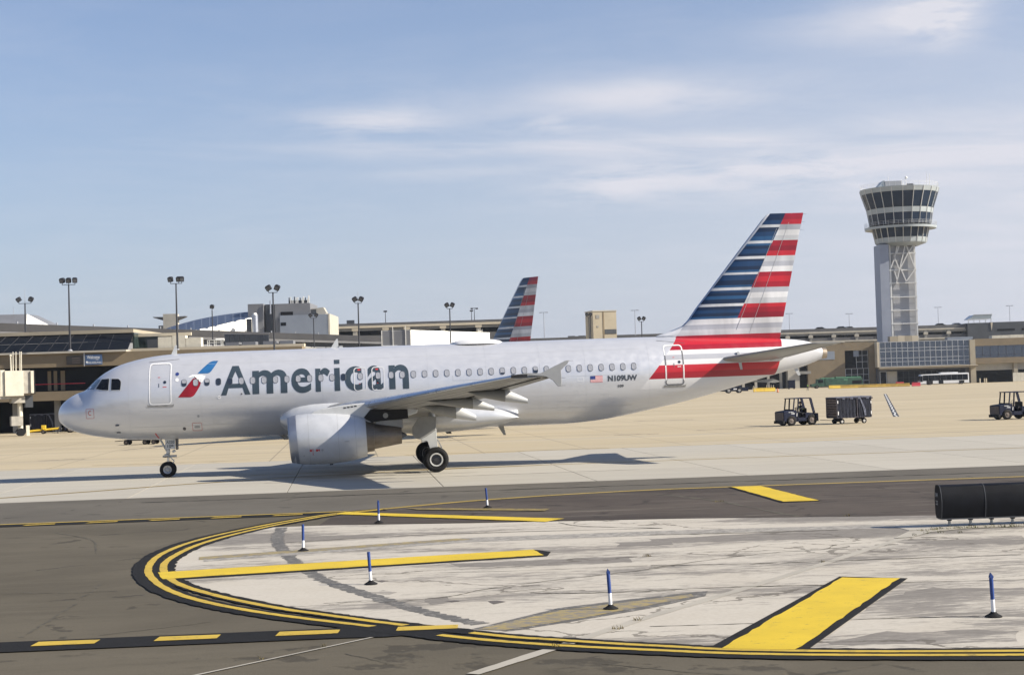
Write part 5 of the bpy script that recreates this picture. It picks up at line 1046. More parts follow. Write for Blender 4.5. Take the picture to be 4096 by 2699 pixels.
# --- near left terminal with raked glazing
L = bthing('gate_terminal', 'tan gate terminal with raked dark glazing and welcome sign at left', 'terminal', -55, 185)
LX = -55
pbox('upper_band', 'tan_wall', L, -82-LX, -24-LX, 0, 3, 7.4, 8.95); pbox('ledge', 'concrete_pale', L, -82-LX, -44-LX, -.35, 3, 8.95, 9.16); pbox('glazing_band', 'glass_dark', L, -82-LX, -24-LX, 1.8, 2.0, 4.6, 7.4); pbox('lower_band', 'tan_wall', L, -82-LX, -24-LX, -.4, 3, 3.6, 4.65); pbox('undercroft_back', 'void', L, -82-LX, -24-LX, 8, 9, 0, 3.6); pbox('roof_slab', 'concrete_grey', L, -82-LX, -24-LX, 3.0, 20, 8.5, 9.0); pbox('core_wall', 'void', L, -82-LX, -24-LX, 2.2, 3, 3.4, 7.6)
for u in (-62, -57.2, -52.4, -46.5, -40, -33): pbox('column', 'concrete_grey', L, u-.3-LX, u+.3-LX, 1, 1.6, 0, 3.6)
for a, b in ((-53.6, -53.2), (-52.9, -52.5), (-52.1, -51.6)): pbox('curtain', 'tan_wall', L, a-LX, b-LX, 1.72, 1.79, 4.75, 7.0)
pbox('red_line', 'red_strip', L, -55.1-LX, -49.3-LX, 1.66, 1.78, 5.46, 5.55)  # thin red strip across the dark glazing
# raked glazing, pane by pane
ub = [-84+1.72*k for k in range(24)]; ub = [u for u in ub if u < -44.5] + [-43.9]
for a, b in zip(ub[:-1], ub[1:]):
    la, lb = max(0, (-46-a)*.09), max(0, (-46-b)*.09)
    for z0, z1, q0, q1 in ((9.18, 10.18, 0, .5), (10.2, 11.18, .5, 1)):
        A = (a+la*q0-LX, q0*3.2, z0); Bq = (b+lb*q0-LX, q0*3.2, z0); Cq = (b+lb*q1-LX, q1*3.2, z1); Dq = (a+la*q1-LX, q1*3.2, z1)
        MB().add([A, Bq, Cq, Dq, (A[0], A[1]+.1, A[2]), (Bq[0], Bq[1]+.1, Bq[2]), (Cq[0], Cq[1]+.1, Cq[2]), (Dq[0], Dq[1]+.1, Dq[2])], [(0,1,2,3),(4,7,6,5),(0,4,5,1),(1,5,6,2),(2,6,7,3),(3,7,4,0)]).build('pane', 'glass_dark', L)
    MB().bar((a-LX, -.02, 9.15), (a+la-LX, 3.18, 11.2), .06, .06).build('mullion', 'mullion_dark', L)
pbox('roof_edge', 'tan_wall_pale', L, -82-LX, -43.9-LX, 3.0, 20, 11.2, 11.6); pbox('end_wall', 'glass_green', L, -44.0-LX, -43.8-LX, 3.0, 18, 9.0, 11.2)
# lower roofs to the right of the glazing
pbox('parapet', 'cream_trim', L, -43.9-LX, -37.6-LX, 5.0, 5.4, 10.75, 11.1); pbox('glazing_strip', 'glass_green', L, -43.9-LX, -38-LX, 5.3, 5.6, 9.1, 10.8); pbox('ledge', 'cream_trim', L, -44-LX, -24-LX, 2.0, 3.2, 8.95, 9.3)
for a, b, z1 in ((-41.2, -39.6, 10.6), (-39.55, -38.0, 10.7), (-37.95, -36.2, 10.4)): pbox('plant_unit', 'bridge_white', L, a-LX, b-LX, 3.6, 5.0, 9.0, z1)
pbox('plant_unit', 'dark_panel', L, -42.4-LX, -41.25-LX, 3.4, 5, 9.0, 10.35)
for u in (-33.5, -31.5, -29.0, -27.0): pbox('roof_unit', 'metal_panel_grey', L, u-.8-LX, u+.8-LX, 9, 11, 9, 9.9)
for u in (-35.8, -35.0, -34.2):
    for y in (5.5, 6.6): MB().bar((u-LX, y, 9), (u-LX, y, 10.1), .07, .07).build('rack_post', 'steel_white', L)
for z in (9.4, 9.8, 10.1): MB().bar((-35.8-LX, 5.5, z), (-34.2-LX, 5.5, z), .06, .06).build('rack_rail', 'steel_white', L)
MB().tube((-34.9-LX, 6, 10.15), (-33.9-LX, 6, 10.15), .16, None, 10).build('tank', 'steel_white', L, 40)
pw = bthing('panel_wall', 'dark ribbed metal screen wall on the low roof behind the white plant', 'screen wall', -33, 203)
for q in range(9): pbox('wall_panel', 'dark_panel', pw, -3.0+.62*q, -2.42+.62*q, 0, .3, 8.9, 11.15-.02*q)
pbox('coping', 'metal_panel_grey', pw, -3.05, 2.6, -.05, .35, 11.15, 11.25)
pbox('screen_base', 'concrete_dark', pw, -3.0, 2.6, .35, 2.0, 0, 9.2)
# signs on the terminal front
sg = bthing('welcome_sign', 'blue Welcome to Philadelphia sign board on the tan terminal front', 'sign', -47.75, 184.9)
pbox('board', 'sign_blue', sg, -.95, .95, -.14, .02, 7.55, 8.72); pbox('side_post', 'mullion', sg, -1.12, -1.03, -.14, 0, 7.4, 8.9)
for s, a, b, c, d in (('Welcome', -.75, .70, 8.22, 8.60), ('to', .25, .55, 8.08, 8.2), ('PHILADELPHIA', -.72, .9, 7.68, 7.9)):
    V, F = fit2d(text_mesh2d(s, .01), a, b, c, d); MB().add([(x, -.146, z) for x, z in V], F).build('lettering', 'sign_white', sg, fix=False)
MB().add([(x, -.147, z) for x, z in circ(-.76, 7.86, .12)], [tuple(range(14))]).build('emblem', 'sign_white', sg)
s2 = bthing('dark_board', 'dark unlit notice board left of the blue welcome sign', 'sign', -49.9, 184.9); pbox('board', 'sign_dark', s2, -.95, .95, -.14, .02, 7.6, 8.58)
for q in range(3): pbox('text_line', 'tug_grille', s2, -.3, .6, -.15, -.142, 7.8+.25*q, 7.88+.25*q)
# --- passenger bridge at far left
J = bthing('jet_bridge', 'cream corrugated passenger boarding bridge with round support column at far left', 'jet bridge', -52.4, 172, rot=.42)
for q in range(38):   # ribbed side sheets
    pbox('side_rib', 'bridge_white', J, -14.6+.34*q, -14.3+.34*q, -1.42, -1.36, 4.3 if q < 36 else 4.25, 6.95)
pbox('tunnel', 'bridge_white', J, -14.6, -1.6, -1.36, 1.4, 4.2, 7.0); pbox('bottom_beam', 'bridge_grey', J, -14.6, -1.0, -1.3, 1.3, 3.95, 4.2); pbox('rotunda', 'bridge_white', J, -1.62, .25, -1.6, 1.5, 4.25, 6.9); pbox('cab', 'bridge_grey', J, .25, 1.0, -1.35, 1.3, 4.5, 6.9); pbox('cab_frame', 'bridge_white', J, 1.0, 1.3, -1.55, 1.5, 4.5, 6.85); pbox('bumper', 'tug_black', J, 1.3, 1.45, -1.5, 1.45, 4.4, 6.9)
pbox('undercarriage', 'bridge_grey', J, -.95, .45, -.9, .9, 3.5, 4.2); MB().tube((.03, 0, .5), (.03, 0, 3.6), .27, None, 16).build('column', 'bridge_white', J, 40); pbox('drive_box', 'bridge_grey', J, -.95, .2, -.7, .7, 1.1, 2.1); pbox('cable_box', 'dark_panel', J, .5, 1.3, -.6, .6, 3.0, 4.3)
MB().tube((.03, 0, .3), (.03, 0, .6), .5, .35, 12).build('bogie', 'bridge_grey', J)
for y in (-.6, .6): MB().lathe((.03, y, .42), [(-.16, .1), (-.16, .42), (.16, .42), (.16, .1)], 'y', 18, True).build('wheel', 'rubber', J)
for a, b in ((-.75, .0), (-.45, .0), (-.05, .0), (.1, .0)): MB().tube((a, -1.2, 6.9), (a+.06, -1.0, 8.9), .05, .04, 6).build('mast', 'bridge_white', J)
MB().tube((-.95, -1.2, 6.9), (-.98, -1.2, 8.4), .07, None, 6).build('mast', 'bridge_white', J); MB().sphere((-.98, -1.2, 8.5), .13, 8, 6).build('lamp', 'bridge_white', J)
for x, h in ((-2.9, 1.1), (-3.8, .9)): MB().tube((x, 1.0, 0), (x, 1.0, h), .16, None, 10).build('guard_post', 'bridge_grey', J)
pbox('guard_post', 'bridge_white', J, .6, .95, -.2, .2, 0, 1.1)
# --- floodlight masts
def lamp(u, d, zb, zt, heads, label, spike=0.0, arm=.45):
    o = bthing('floodlight_mast', label, 'light mast', u, d, 'floodlight masts round the terminal'); o.location.z = zb
    h = zt-zb; MB().tube((0, 0, 0), (0, 0, h-.75), .13, .075, 10).build('pole', 'pole_dark', o, 40); MB().tube((0, 0, 0), (0, 0, .18), .3, .16, 10).build('base_flange', 'pole_grey', o)
    xs_ = {1: [0], 2: [-arm, arm], 3: [-.72, 0, .72]}[heads] if heads < 10 else [-.62, .32, .66]
    cb = MB()
    if len(xs_) > 1:
        cb.bar((min(xs_), 0, h-.75), (max(xs_), 0, h-.75), .06, .06)
    for x in xs_: cb.bar((x, 0, h-.75), (x, 0, h-.52), .06, .06)
    cb.build('bracket', 'pole_dark', o)
    for i, x in enumerate(xs_):
        tilt = .45*(1 if x > 0 else -1) if heads == 2 else (.25 if heads == 1 else 0)
        hd = MB().prism([(-.26, -.26), (.26, -.26), (.29, .2), (.18, .3), (-.18, .3), (-.29, .2)], -.2, .22).build('floodlight', 'lamp_black', o, 0, .03); hd.location = (x, -.05, h-.27); hd.rotation_euler = (.3, tilt, .25*(i-1))
        gl = MB().box(-.2, .2, -.225, -.205, -.2, .2).build('lens', 'lamp_glass', hd)
    if spike: MB().tube((0, 0, h-.75), (0, 0, h+spike), .03, .02, 6).build('lightning_rod', 'pole_grey', o)
lamp(-60, 200, 11.55, 16.4, 2, 'twin floodlight mast with thin rod at the far left', 1.0, .75)
lamp(-50.05, 183.5, 9.15, 17.4, 3, 'triple floodlight mast standing on the ledge over the raked dark glazing')
lamp(-38.3, 185.5, 8.9, 17.3, 12, 'tall floodlight mast above the front door of the airliner')
lamp(-44.3, 240, 0, 16.9, 1, 'single-head floodlight mast in front of the curved blue roof')
lamp(-24.95, 170, 0, 15.0, 2, 'twin floodlight mast between the curved roof hall and antenna block')
lamp(-31.75, 260, 0, 16.1, 2, 'faint twin mast in front of the grey plant block')
lamp(-18.4, 195, 0, 14.9, 2, 'twin floodlight mast with rod in front of the elevated road', .7, .38)
lamp(-8.15, 215, 0, 14.85, 2, 'twin floodlight mast in front of the white box building', 0, .36)
lamp(20.85, 260, 0, 13.95, 2, 'twin floodlight mast just ahead of the big tail fin', 0, .36)
lamp(13.75, 288, 0, 16.0, 2, 'twin floodlight mast against the shaded side of the beige stair tower', 0, .3)
def tlamp(u, d, zb, zt, w, label, m='pole_grey', box=False):
    o = bthing('street_lamp', label, 'street lamp', u, d, 'street lamps on the far decks'); o.location.z = zb; h = zt-zb
    MB().tube((0, 0, 0), (0, 0, h), .12, .07, 8).build('pole', m, o); MB().box(-w, w, -.12, .12, h-.08, h+.04).build('arm', m, o)
    for x in (-w, w): MB().box(x-.35, x+.35, -.2, .2, h-(.35 if box else .16), h+.06).build('lantern', m, o)
for u, z, lb in ((98.55, 25.6, 'slim street lamp on the garage roof just right of the big tail fin'), (119.8, 24.9, 'slim street lamp on the garage roof just left of the control tower'), (141.0, 25.0, 'slim street lamp on the garage roof just right of the tower shaft'), (151.4, 26.2, 'tallest slim street lamp left of the glass canopy'), (176.8, 26.0, 'slim street lamp at the right edge of the garage roof')):
    tlamp(u, 575, 18.6, z, .9, lb)
tlamp(-35.5, 457, 21.0, 25.4, .15, 'short street lamp on the elevated road beside the plant block', 'pole_dark', True); tlamp(-11.2, 457, 21.0, 24.8, .12, 'shorter of two street lamps left of the far fin', 'pole_dark', True); tlamp(-10.45, 459, 21.0, 25.5, .7, 'double-armed street lamp left of the far fin', 'pole_dark', True)
tlamp(9.6, 480, 15.9, 24.6, .95, 'pale T-shaped lamp just right of the far fin'); tlamp(36.6, 480, 15.9, 24.4, .8, 'pale T-shaped lamp between the beige stair tower and the big fin')
# ------------------------------------------------------------------ vehicles, people, small things
def wheel(parent, x, y, r, w, name='wheel', hub='tug_grille', side=-1):
    t = MB().lathe((x, y, r), [(-w/2, r*.55), (-w/2, r*.85), (-w*.35, r*.98), (0, r), (w*.35, r*.98), (w/2, r*.85), (w/2, r*.55)], 'y', 22).build('tyre', 'rubber', parent, 40)
    MB().lathe((x, y, r), [(side*w*.42, r*.57), (side*w*.35, r*.4), (side*w*.5, r*.2), (side*w*.5, .01)], 'y', 16).build('hub', hub, t, 40)
    MB().lathe((x, y, r), [(-side*w*.42, r*.57), (-side*w*.4, .01)], 'y', 16).build('inner_hub', 'tug_black', t)
    return t
def person_mesh(name, joints, edges, parent, m, lv=2):
    me = bpy.data.meshes.new(name); me.from_pydata([j[0] for j in joints], edges, []); o = bpy.data.objects.new(name, me); col.objects.link(o); o.parent = parent; me.materials.append(MATS[m])
    sk = o.modifiers.new('skin', 'SKIN'); sk.use_smooth_shade = True
    if not me.skin_vertices: me.attributes  # layer is made by the modifier
    if len(me.skin_vertices) == 0:
        bpy.context.view_layer.objects.active = o; bpy.ops.mesh.customdata_skin_add()
    for i, j in enumerate(joints): me.skin_vertices[0].data[i].radius = (j[1], j[1] if len(j) < 3 else j[2])
    me.skin_vertices[0].data[0].use_root = True
    s = o.modifiers.new('sub', 'SUBSURF'); s.levels = lv; s.render_levels = lv; return o
def tug(u, d, rot, label, group=None):
    o = bthing('baggage_tractor', label, 'tractor', u, d, group, rot)
    W = .72
    MB().prism([(-1.55,.34),(-1.57,1.06),(-1.5,1.12),(-.62,1.22),(-.40,1.22),(-.40,.62),(-.25,.55),(-.25,.30),(-.55,.30),(-.60,.62),(-1.25,.62),(-1.32,.34)], -W, W).build('hood', 'tug_blue', o, 0, .025)
    MB().box(-1.60, -1.555, -W*.9, W*.9, .42, 1.04).build('grille', 'tug_grille', o); MB().box(-1.66, -1.5, -W-.02, W+.02, .18, .40).build('bumper', 'tug_black', o, 0, .02)
    MB().box(-.45, .75, -W, W, .34, .62).build('floor_pan', 'tug_blue', o, 0, .02); MB().prism([(.35,.34),(.35,.95),(.62,1.0),(1.50,.92),(1.52,.30),(1.30,.30),(1.22,.72),(.60,.72),(.52,.40)], -W, W).build('rear_body', 'tug_blue', o, 0, .025)
    MB().box(.15, .62, -.5, .5, .62, .98).build('seat', 'tug_black', o, 0, .04); MB().box(.5, .62, -.5, .5, .95, 1.35).build('seat_back', 'tug_black', o, 0, .04)
    MB().prism([(-.68,2.08),(-.66,2.14),(.86,2.16),(.92,2.08)], -W-.03, W+.03).build('roof', 'tug_blue', o, 0, .02)
    for y in (-W+.03, W-.03):
        MB().bar((-.70, y, 1.2), (-.58, y, 2.1), .07, .09).build('post', 'tug_blue', o); MB().bar((-.34, y, .6), (-.22, y, 2.1), .06, .13).build('post', 'tug_blue', o); MB().bar((1.14, y, .95), (.84, y, 2.1), .07, .20).build('post', 'tug_blue', o)
    MB().box(-.66, -.62, -W+.08, W-.08, 1.28, 2.04).build('windscreen_frame', 'tug_black', o) if False else None
    MB().bar((-.66, -W, 1.25), (-.66, W, 1.25), .05, .06).build('dash_rail', 'tug_black', o)
    MB().tube((-.3, -.12, 1.02), (-.12, -.12, 1.30), .025, None, 8).build('steering_column', 'tug_black', o)
    sw = MB()
    for q in range(12): a, b = 2*math.pi*q/12, 2*math.pi*(q+1)/12; sw.tube((-.1+.09*math.sin(a)*.6, -.12+.17*math.cos(a), 1.32+.14*math.sin(a)), (-.1+.09*math.sin(b)*.6, -.12+.17*math.cos(b), 1.32+.14*math.sin(b)), .014, None, 6)
    sw.build('steering_wheel', 'tug_black', o)
    for x in (-.90, .92):
        for y in (-W+.06, W-.06): wheel(o, x, y, .40 if x < 0 else .43, .27, side=-1 if y < 0 else 1)
    MB().tube((1.5, 0, .42), (1.72, 0, .40), .04, None, 8).build('hitch', 'tug_black', o); MB().tube((-.45, -W-.03, .72), (-.42, -W-.03, .98), .035, None, 8).build('grab_handle', 'line_white', o)
    for s, a, b, c, e in (('TRAM21', -1.15, -.72, 1.03, 1.10), ('ABE', -.92, -.60, .90, 1.01)):
        V, F = fit2d(text_mesh2d(s, .01), a, b, c, e); MB().add([(x, -W-.004, z) for x, z in V], F).build('lettering', 'sign_white', o, fix=False)
    return o
tug(22.2, 127.6, math.radians(20), 'dark blue baggage tractor with a driver pulling the covered cart', 'baggage tractors')
tug(38.85, 126.6, math.radians(14), 'dark blue baggage tractor without driver cut off by the right edge', 'baggage tractors')
tug(-48.8, 181.5, math.radians(200), 'dark blue baggage tractor in the shade beyond the airliner nose', 'baggage tractors')
# driver, seated, hands on the wheel
R9 = SR+math.radians(20)
def on(u, d, rot, x, y, z): 
    p = site(u, d); c, s = math.cos(SR+rot), math.sin(SR+rot); return Vector((p.x+c*x-s*y, p.y+s*x+c*y, z))
pr = thing('person', 'seated tractor driver in a lime safety vest gripping the wheel', 'person', on(22.2, 127.6, math.radians(20), .36, -.12, 0), R9)
J_ = [((0,0,1.04),.13,.15),((-.03,0,1.20),.12,.16),((-.06,0,1.42),.11,.19),((-.07,0,1.56),.05),((-.09,0,1.62),.055),((-.10,0,1.72),.085,.10),((-.11,0,1.80),.075,.085),
      ((-.05,-.20,1.50),.06),((-.20,-.25,1.30),.045),((-.40,-.16,1.34),.036),((-.47,-.14,1.36),.04),((-.05,.20,1.50),.06),((-.20,.25,1.30),.045),((-.40,.16,1.34),.036),((-.47,.14,1.36),.04),
      ((-.10,-.1,1.02),.085),((-.45,-.12,1.02),.07),((-.50,-.12,.72),.05),((-.62,-.12,.67),.045),((-.10,.1,1.02),.085),((-.45,.12,1.02),.07),((-.50,.12,.72),.05),((-.62,.12,.67),.045)]
E_ = [(0,1),(1,2),(2,3),(3,4),(4,5),(5,6),(2,7),(7,8),(8,9),(9,10),(2,11),(11,12),(12,13),(13,14),(0,15),(15,16),(16,17),(17,18),(0,19),(19,20),(20,21),(21,22)]
bd = person_mesh('body', J_, E_, pr, 'cloth_dark')
person_mesh('safety_vest', [((.0,0,1.10),.15,.175),((-.03,0,1.25),.14,.185),((-.055,0,1.44),.125,.20)], [(0,1),(1,2)], pr, 'vest_green', 1)
MB().sphere((-.105, 0, 1.745), .098, 12, 8, (1, .85, 1.15)).build('head', 'skin', pr, 60); MB().sphere((-.085, 0, 1.80), .108, 12, 8, (1, .9, .85)).build('hair', 'hair', pr, 60); MB().sphere((-.205, 0, 1.735), .022, 6, 5).build('nose', 'skin', pr, 60)
for s in (-1, 1):
    for q in range(4): MB().tube((-.50, s*.14-.03+.02*q, 1.37), (-.53, s*.14-.03+.02*q, 1.33), .011, .009, 6).build('finger', 'skin', pr)
    MB().tube((-.48, s*.14-s*.05, 1.36), (-.50, s*.14-s*.055, 1.38), .011, .009, 6).build('thumb', 'skin', pr)
# covered baggage cart
def cart(u, d, rot, label):
    o = bthing('baggage_cart', label, 'baggage cart', u, d, 'covered baggage carts', rot); hx, hy = 1.55, .78
    MB().box(-hx, hx, -hy, hy, .46, .56).build('deck', 'cart_frame', o, 0, .01); MB().box(-hx-.04, hx+.04, -hy-.04, hy+.04, 2.0, 2.06).build('roof', 'cart_frame', o, 0, .015)
    MB().prism([(-hx-.05, 2.06), (-hx-.05, 2.10), (hx+.05, 2.14), (hx+.05, 2.06)], -hy-.05, hy+.05).build('roof_tarp', 'tarp_sheen_tint', o)
    for q in range(9): MB().box(-hx+.12+.36*q, -hx+.36+.36*q, -hy-.065, -hy-.05, 1.93, 2.03).build('tarp_hem', 'tarp_sheen_tint' if q % 2 else 'tarp_blue', o)
    for x in (-hx, .28, hx):
        for y in (-hy, hy): MB().box(x-.03, x+.03, y-.03, y+.03, .5, 2.03).build('post', 'cart_frame', o)
    for q in range(7): MB().box(-hx-.03, -hx+.01, -hy, hy, .60+.20*q, .76+.20*q).build('end_slat', 'cart_wood', o)
    for q in range(7): MB().box(hx-.01, hx+.03, -hy, hy, .60+.20*q, .76+.20*q).build('end_slat', 'cart_frame', o)
    for x0, x1, ph in ((-hx+.04, .14, 0), (.34, hx-.04, 1.3)):
        for y in (-hy-.015, hy+.015):
            N = 18; v = []
            for i in range(N+1):
                x = x0+(x1-x0)*i/N; b = .018*math.sin(i*1.9+ph)+.01*math.sin(i*4.3)
                for z in (.50, 1.0, 1.5, 2.0): v.append((x+.03*math.sin(z*2+i*.3)*(1 if x0 > 0 else .4), y+b*(1.4 if z < 1.2 else .7), z))
            MB().add(v, [(i*4+k, (i+1)*4+k, (i+1)*4+k+1, i*4+k+1) for i in range(N) for k in range(3)]).build('curtain', 'tarp_blue', o, 70)
    # a crease where the rear curtain is pulled aside, its gloss painted as paler blue
    MB().add([(.52, -hy-.05, 1.92), (.66, -hy-.05, 1.9), (1.02, -hy-.055, 1.1), (1.05, -hy-.06, .62), (.90, -hy-.06, .62), (.80, -hy-.055, 1.2)], [(0,1,2,3,4,5)]).build('curtain_fold', 'tarp_sheen_tint', o)
    for z0, z1, x in ((1.62, 1.84, -hx+.07), (.72, 1.0, -hx+.09), (.7, .95, hx-.03), (1.55, 1.75, hx-.03)): MB().box(x-.03, x+.03, -hy-.05, -hy-.035, z0, z1).build('reflector', 'line_white', o)
    for x in (-1.0, 1.0):
        for y in (-.55, .55): wheel(o, x, y, .21, .16, 'wheel', 'hub_pale', -1 if y < 0 else 1)
        MB().tube((x, -.55, .21), (x, .55, .21), .04, None, 8).build('axle', 'tug_black', o)
        MB().box(x-.2, x+.2, -.35, .35, .3, .47).build('turntable', 'tug_black', o)
    MB().prism([(-1.0, -.3), (-1.0, .3), (-1.55, .05), (-1.55, -.05)], .24, .34, 'xy').build('drawbar_yoke', 'tug_black', o); MB().tube((-1.5, 0, .3), (-2.65, -.05, .36), .022, None, 8).build('drawbar', 'cart_wood', o)
    return o
cart(26.42, 128.2, math.radians(20), 'covered baggage cart with dark blue tarp curtains towed behind the tractor'); cart(-54.2, 187, math.radians(15), 'covered baggage cart standing in the dark undercroft beyond the airliner nose')
# open dolly seen under the nose
dl = bthing('baggage_dolly', 'low open baggage dolly glimpsed beneath the airliner belly near nose wheel', 'dolly', -29.9, 130.2)
pbox('deck', 'tug_black', dl, -1.3, 1.5, -.7, .7, .34, .42)
for x in (-1.15, .35, 1.05):
    for y in (-.6, .6): wheel(dl, x, y, .2, .14, side=-1 if y < 0 else 1)
MB().tube((-1.3, 0, .36), (-2.2, 0, .3), .03, None, 6).build('drawbar', 'tug_black', dl)
# yellow tow bar at left
tb = bthing('tow_bar', 'yellow aircraft tow bar lying on the apron by the boarding bridge', 'tow bar', -51.9, 178.5, rot=.12)
MB().tube((-1.75, 0, .30), (1.75, 0, .55), .13, .12, 12).build('tube', 'yellow_plastic', tb, 40); MB().tube((.1, -.45, .55), (.1, .45, .55), .06, None, 8).build('axle_bar', 'yellow_plastic', tb)
for y in (-.45, .45): wheel(tb, .1, y, .22, .14, side=-1 if y < 0 else 1)
MB().box(-.15, .35, -.14, .14, .5, .95).build('pump_housing', 'yellow_plastic', tb, 0, .04); MB().prism([(1.7, -.12), (2.0, -.3), (2.05, -.2), (1.85, 0), (2.05, .2), (2.0, .3), (1.7, .12)], .45, .6, 'xy').build('hook', 'dark_metal', tb); MB().tube((-1.75, 0, 0), (-1.75, 0, .3), .05, None, 8).build('rest_leg', 'dark_metal', tb); MB().tube((1.6, 0, .0), (1.6, 0, .5), .05, None, 8).build('rest_leg', 'dark_metal', tb)
# pushback tractor half hidden by the tail
pt = bthing('pushback_tractor', 'blue pushback tractor with pale wheel hubs seen below the tail cone', 'tractor', 52.2, 385)
MB().prism([(-3.4,.45),(-3.4,1.25),(-.9,1.4),(-.5,2.0),(1.4,2.1),(1.7,1.35),(3.3,1.25),(3.3,.4)], -1.2, 1.2).build('body', 'tug_blue', pt, 0, .06); MB().box(-.3, 1.2, -1.22, -1.2, 1.45, 1.95).build('cab_window', 'glass_dark', pt); MB().box(-.2, .6, -1.225, -1.2, .8, 1.1).build('stripe', 'line_white', pt)
for x in (-1.3, 1.2):
    for y in (-1.05, 1.05): wheel(pt, x, y, .62, .45, hub='hub_pale', side=-1 if y < 0 else 1)
# barriers, cone, worker
yb = bthing('yellow_barrier', 'bright yellow concrete barrier with small posts under the tail', 'barrier', 61, 395)
for q in range(2): MB().prism([(-.45,0),(-.45,.25),(-.22,.5),(-.18,.95),(.18,.95),(.22,.5),(.45,.25),(.45,0)], -2.65+2.66*q, -.02+2.66*q, 'yz').build('segment', 'barrier_yellow', yb, 0, .03)
for q in range(4): MB().tube((.6+.55*q, 0, .95), (.6+.55*q, 0, 1.6), .06, None, 6).build('delineator', 'cream_trim', yb)
MB().tube((-3.2, -1, 0), (-2.7, -1, 1.5), .05, None, 5).tube((-2.2, -1, 0), (-2.7, -1, 1.5), .05, None, 5).bar((-2.95, -1, .8), (-2.45, -1, .8), .05, .05).build('trestle', 'cream_trim', yb)
lb = bthing('long_barrier', 'long ochre concrete barrier in front of the green truck', 'barrier', 92, 420)
for q in range(7): MB().prism([(-.4,0),(-.4,.22),(-.2,.45),(-.16,.86),(.16,.86),(.2,.45),(.4,.22),(.4,0)], -10.4+2.99*q, -10.4+2.99*q+2.96, 'yz').build('segment', 'barrier_ochre' if q > 0 else 'barrier_yellow', lb, 0, .02)
MB().box(-10.3, -3.0, -.42, -.40, .04, .2).build('yellow_base_strip', 'barrier_yellow', lb)
for u, d, lbq in ((103.7, 418, 'larger red plastic barrier at the right end of the ochre barrier'), (107.6, 452, 'smaller red plastic barrier at the terminal doors behind the ochre barrier')):
    o = bthing('red_barrier', lbq, 'barrier', u, d, 'red plastic barriers'); MB().prism([(-.3,0),(-.3,.2),(-.16,.4),(-.14,.95),(.14,.95),(.16,.4),(.3,.2),(.3,0)], -1.1, 1.1, 'yz').build('shell', 'red_plastic', o, 0, .03); MB().box(-1.0, -.6, -.2, .2, .93, 1.02).build('filler_cap', 'red_plastic', o)
cn = bthing('traffic_cone', 'small orange traffic cone alone on the apron below the tail', 'cone', 60.3, 370.6); MB().box(-.28, .28, -.28, .28, 0, .06).build('base', 'tug_black', cn); MB().lathe((0, 0, 0), [(.06, .2), (.95, .05), (.97, .01)], 'z', 14).build('cone', 'cone_orange', cn, 40)
wk = thing('person', 'worker in dark clothes and lime vest walking on the apron beside the green truck', 'person', site(69.4, 383), SR)
J2 = [((0,0,.95),.14,.12),((0,0,1.15),.13,.11),((0,0,1.38),.17,.12),((0,0,1.5),.055),((0,0,1.57),.06),((-.02,0,1.68),.09),((-.02,0,1.75),.08),((-.2,0,1.42),.06),((-.28,.1,1.18),.045),((-.3,-.05,.95),.035),((-.3,-.09,.86),.04),((.2,0,1.42),.06),((.26,-.1,1.2),.045),((.22,-.28,1.05),.035),((.2,-.35,1.02),.04),((-.09,0,.92),.09),((-.14,-.14,.5),.065),((-.18,-.02,.10),.045),((-.24,-.12,.04),.045),((.09,0,.92),.09),((.16,.12,.5),.065),((.22,.3,.12),.045),((.2,.2,.05),.045)]
person_mesh('body', J2, E_, wk, 'cloth_dark'); person_mesh('safety_vest', [((0,0,1.0),.155,.14),((0,0,1.2),.155,.135),((0,0,1.41),.19,.145)], [(0,1),(1,2)], wk, 'vest_green', 1); MB().sphere((-.02, 0, 1.70), .105, 10, 8, (1, 1, 1.15)).build('head', 'skin', wk, 60); MB().sphere((-.01, .01, 1.76), .112, 10, 8, (1, 1, .8)).build('hair', 'hair', wk, 60)
bb = bthing('blue_container', 'dark blue steel container by the doorway left of the green truck', 'container', 76.2, 445); pbox('body', 'tug_blue', bb, -.95, .95, -.8, .8, .25, 2.3, .03); pbox('lid', 'tug_blue', bb, -1.0, 1.0, -.85, .85, 2.3, 2.42)
for x in (-.7, .7): pbox('foot', 'tug_black', bb, x-.12, x+.12, -.7, .7, 0, .25)
for q in range(3): pbox('rib', 'tug_blue', bb, -.6+.6*q-.05, -.6+.6*q+.05, -.84, -.8, .3, 2.25)
# green service truck
gt = bthing('service_truck', 'dark green service truck with pale green tank top before the recessed glazing', 'truck', 88, 438)
MB().prism([(-7.8,.5),(-7.8,1.15),(-6.3,1.3),(-6.2,2.5),(-4.2,2.55),(-4.2,.5)], -1.15, 1.15).build('cab', 'truck_green', gt, 0, .05); MB().box(-6.0, -4.6, -1.17, -1.15, 1.5, 2.3).build('cab_window', 'glass_dark', gt); MB().box(-4.1, 6.0, -1.2, 1.2, .6, 2.55).build('body', 'truck_green', gt, 0, .05); MB().box(-5.2, -1.6, -1.1, 1.1, 2.56, 2.8).build('tank_top', 'truck_green_light', gt, 0, .04); MB().box(-1.2, 5.6, -1.15, 1.15, 2.56, 2.92).build('tank_top', 'truck_green_light', gt, 0, .06); MB().box(3.2, 5.8, -1.23, -1.2, 1.0, 1.9).build('locker', 'void', gt); MB().box(1.0, 2.0, -1.22, -1.2, 1.9, 2.4).build('placard', 'truck_green_light', gt); MB().box(6.0, 7.6, -1.0, 1.0, .6, .85).build('tailgate', 'truck_green', gt)
for x in (-6.3, 1.8, 4.2):
    for y in (-1.0, 1.0): wheel(gt, x, y, .5, .35, side=-1 if y < 0 else 1)
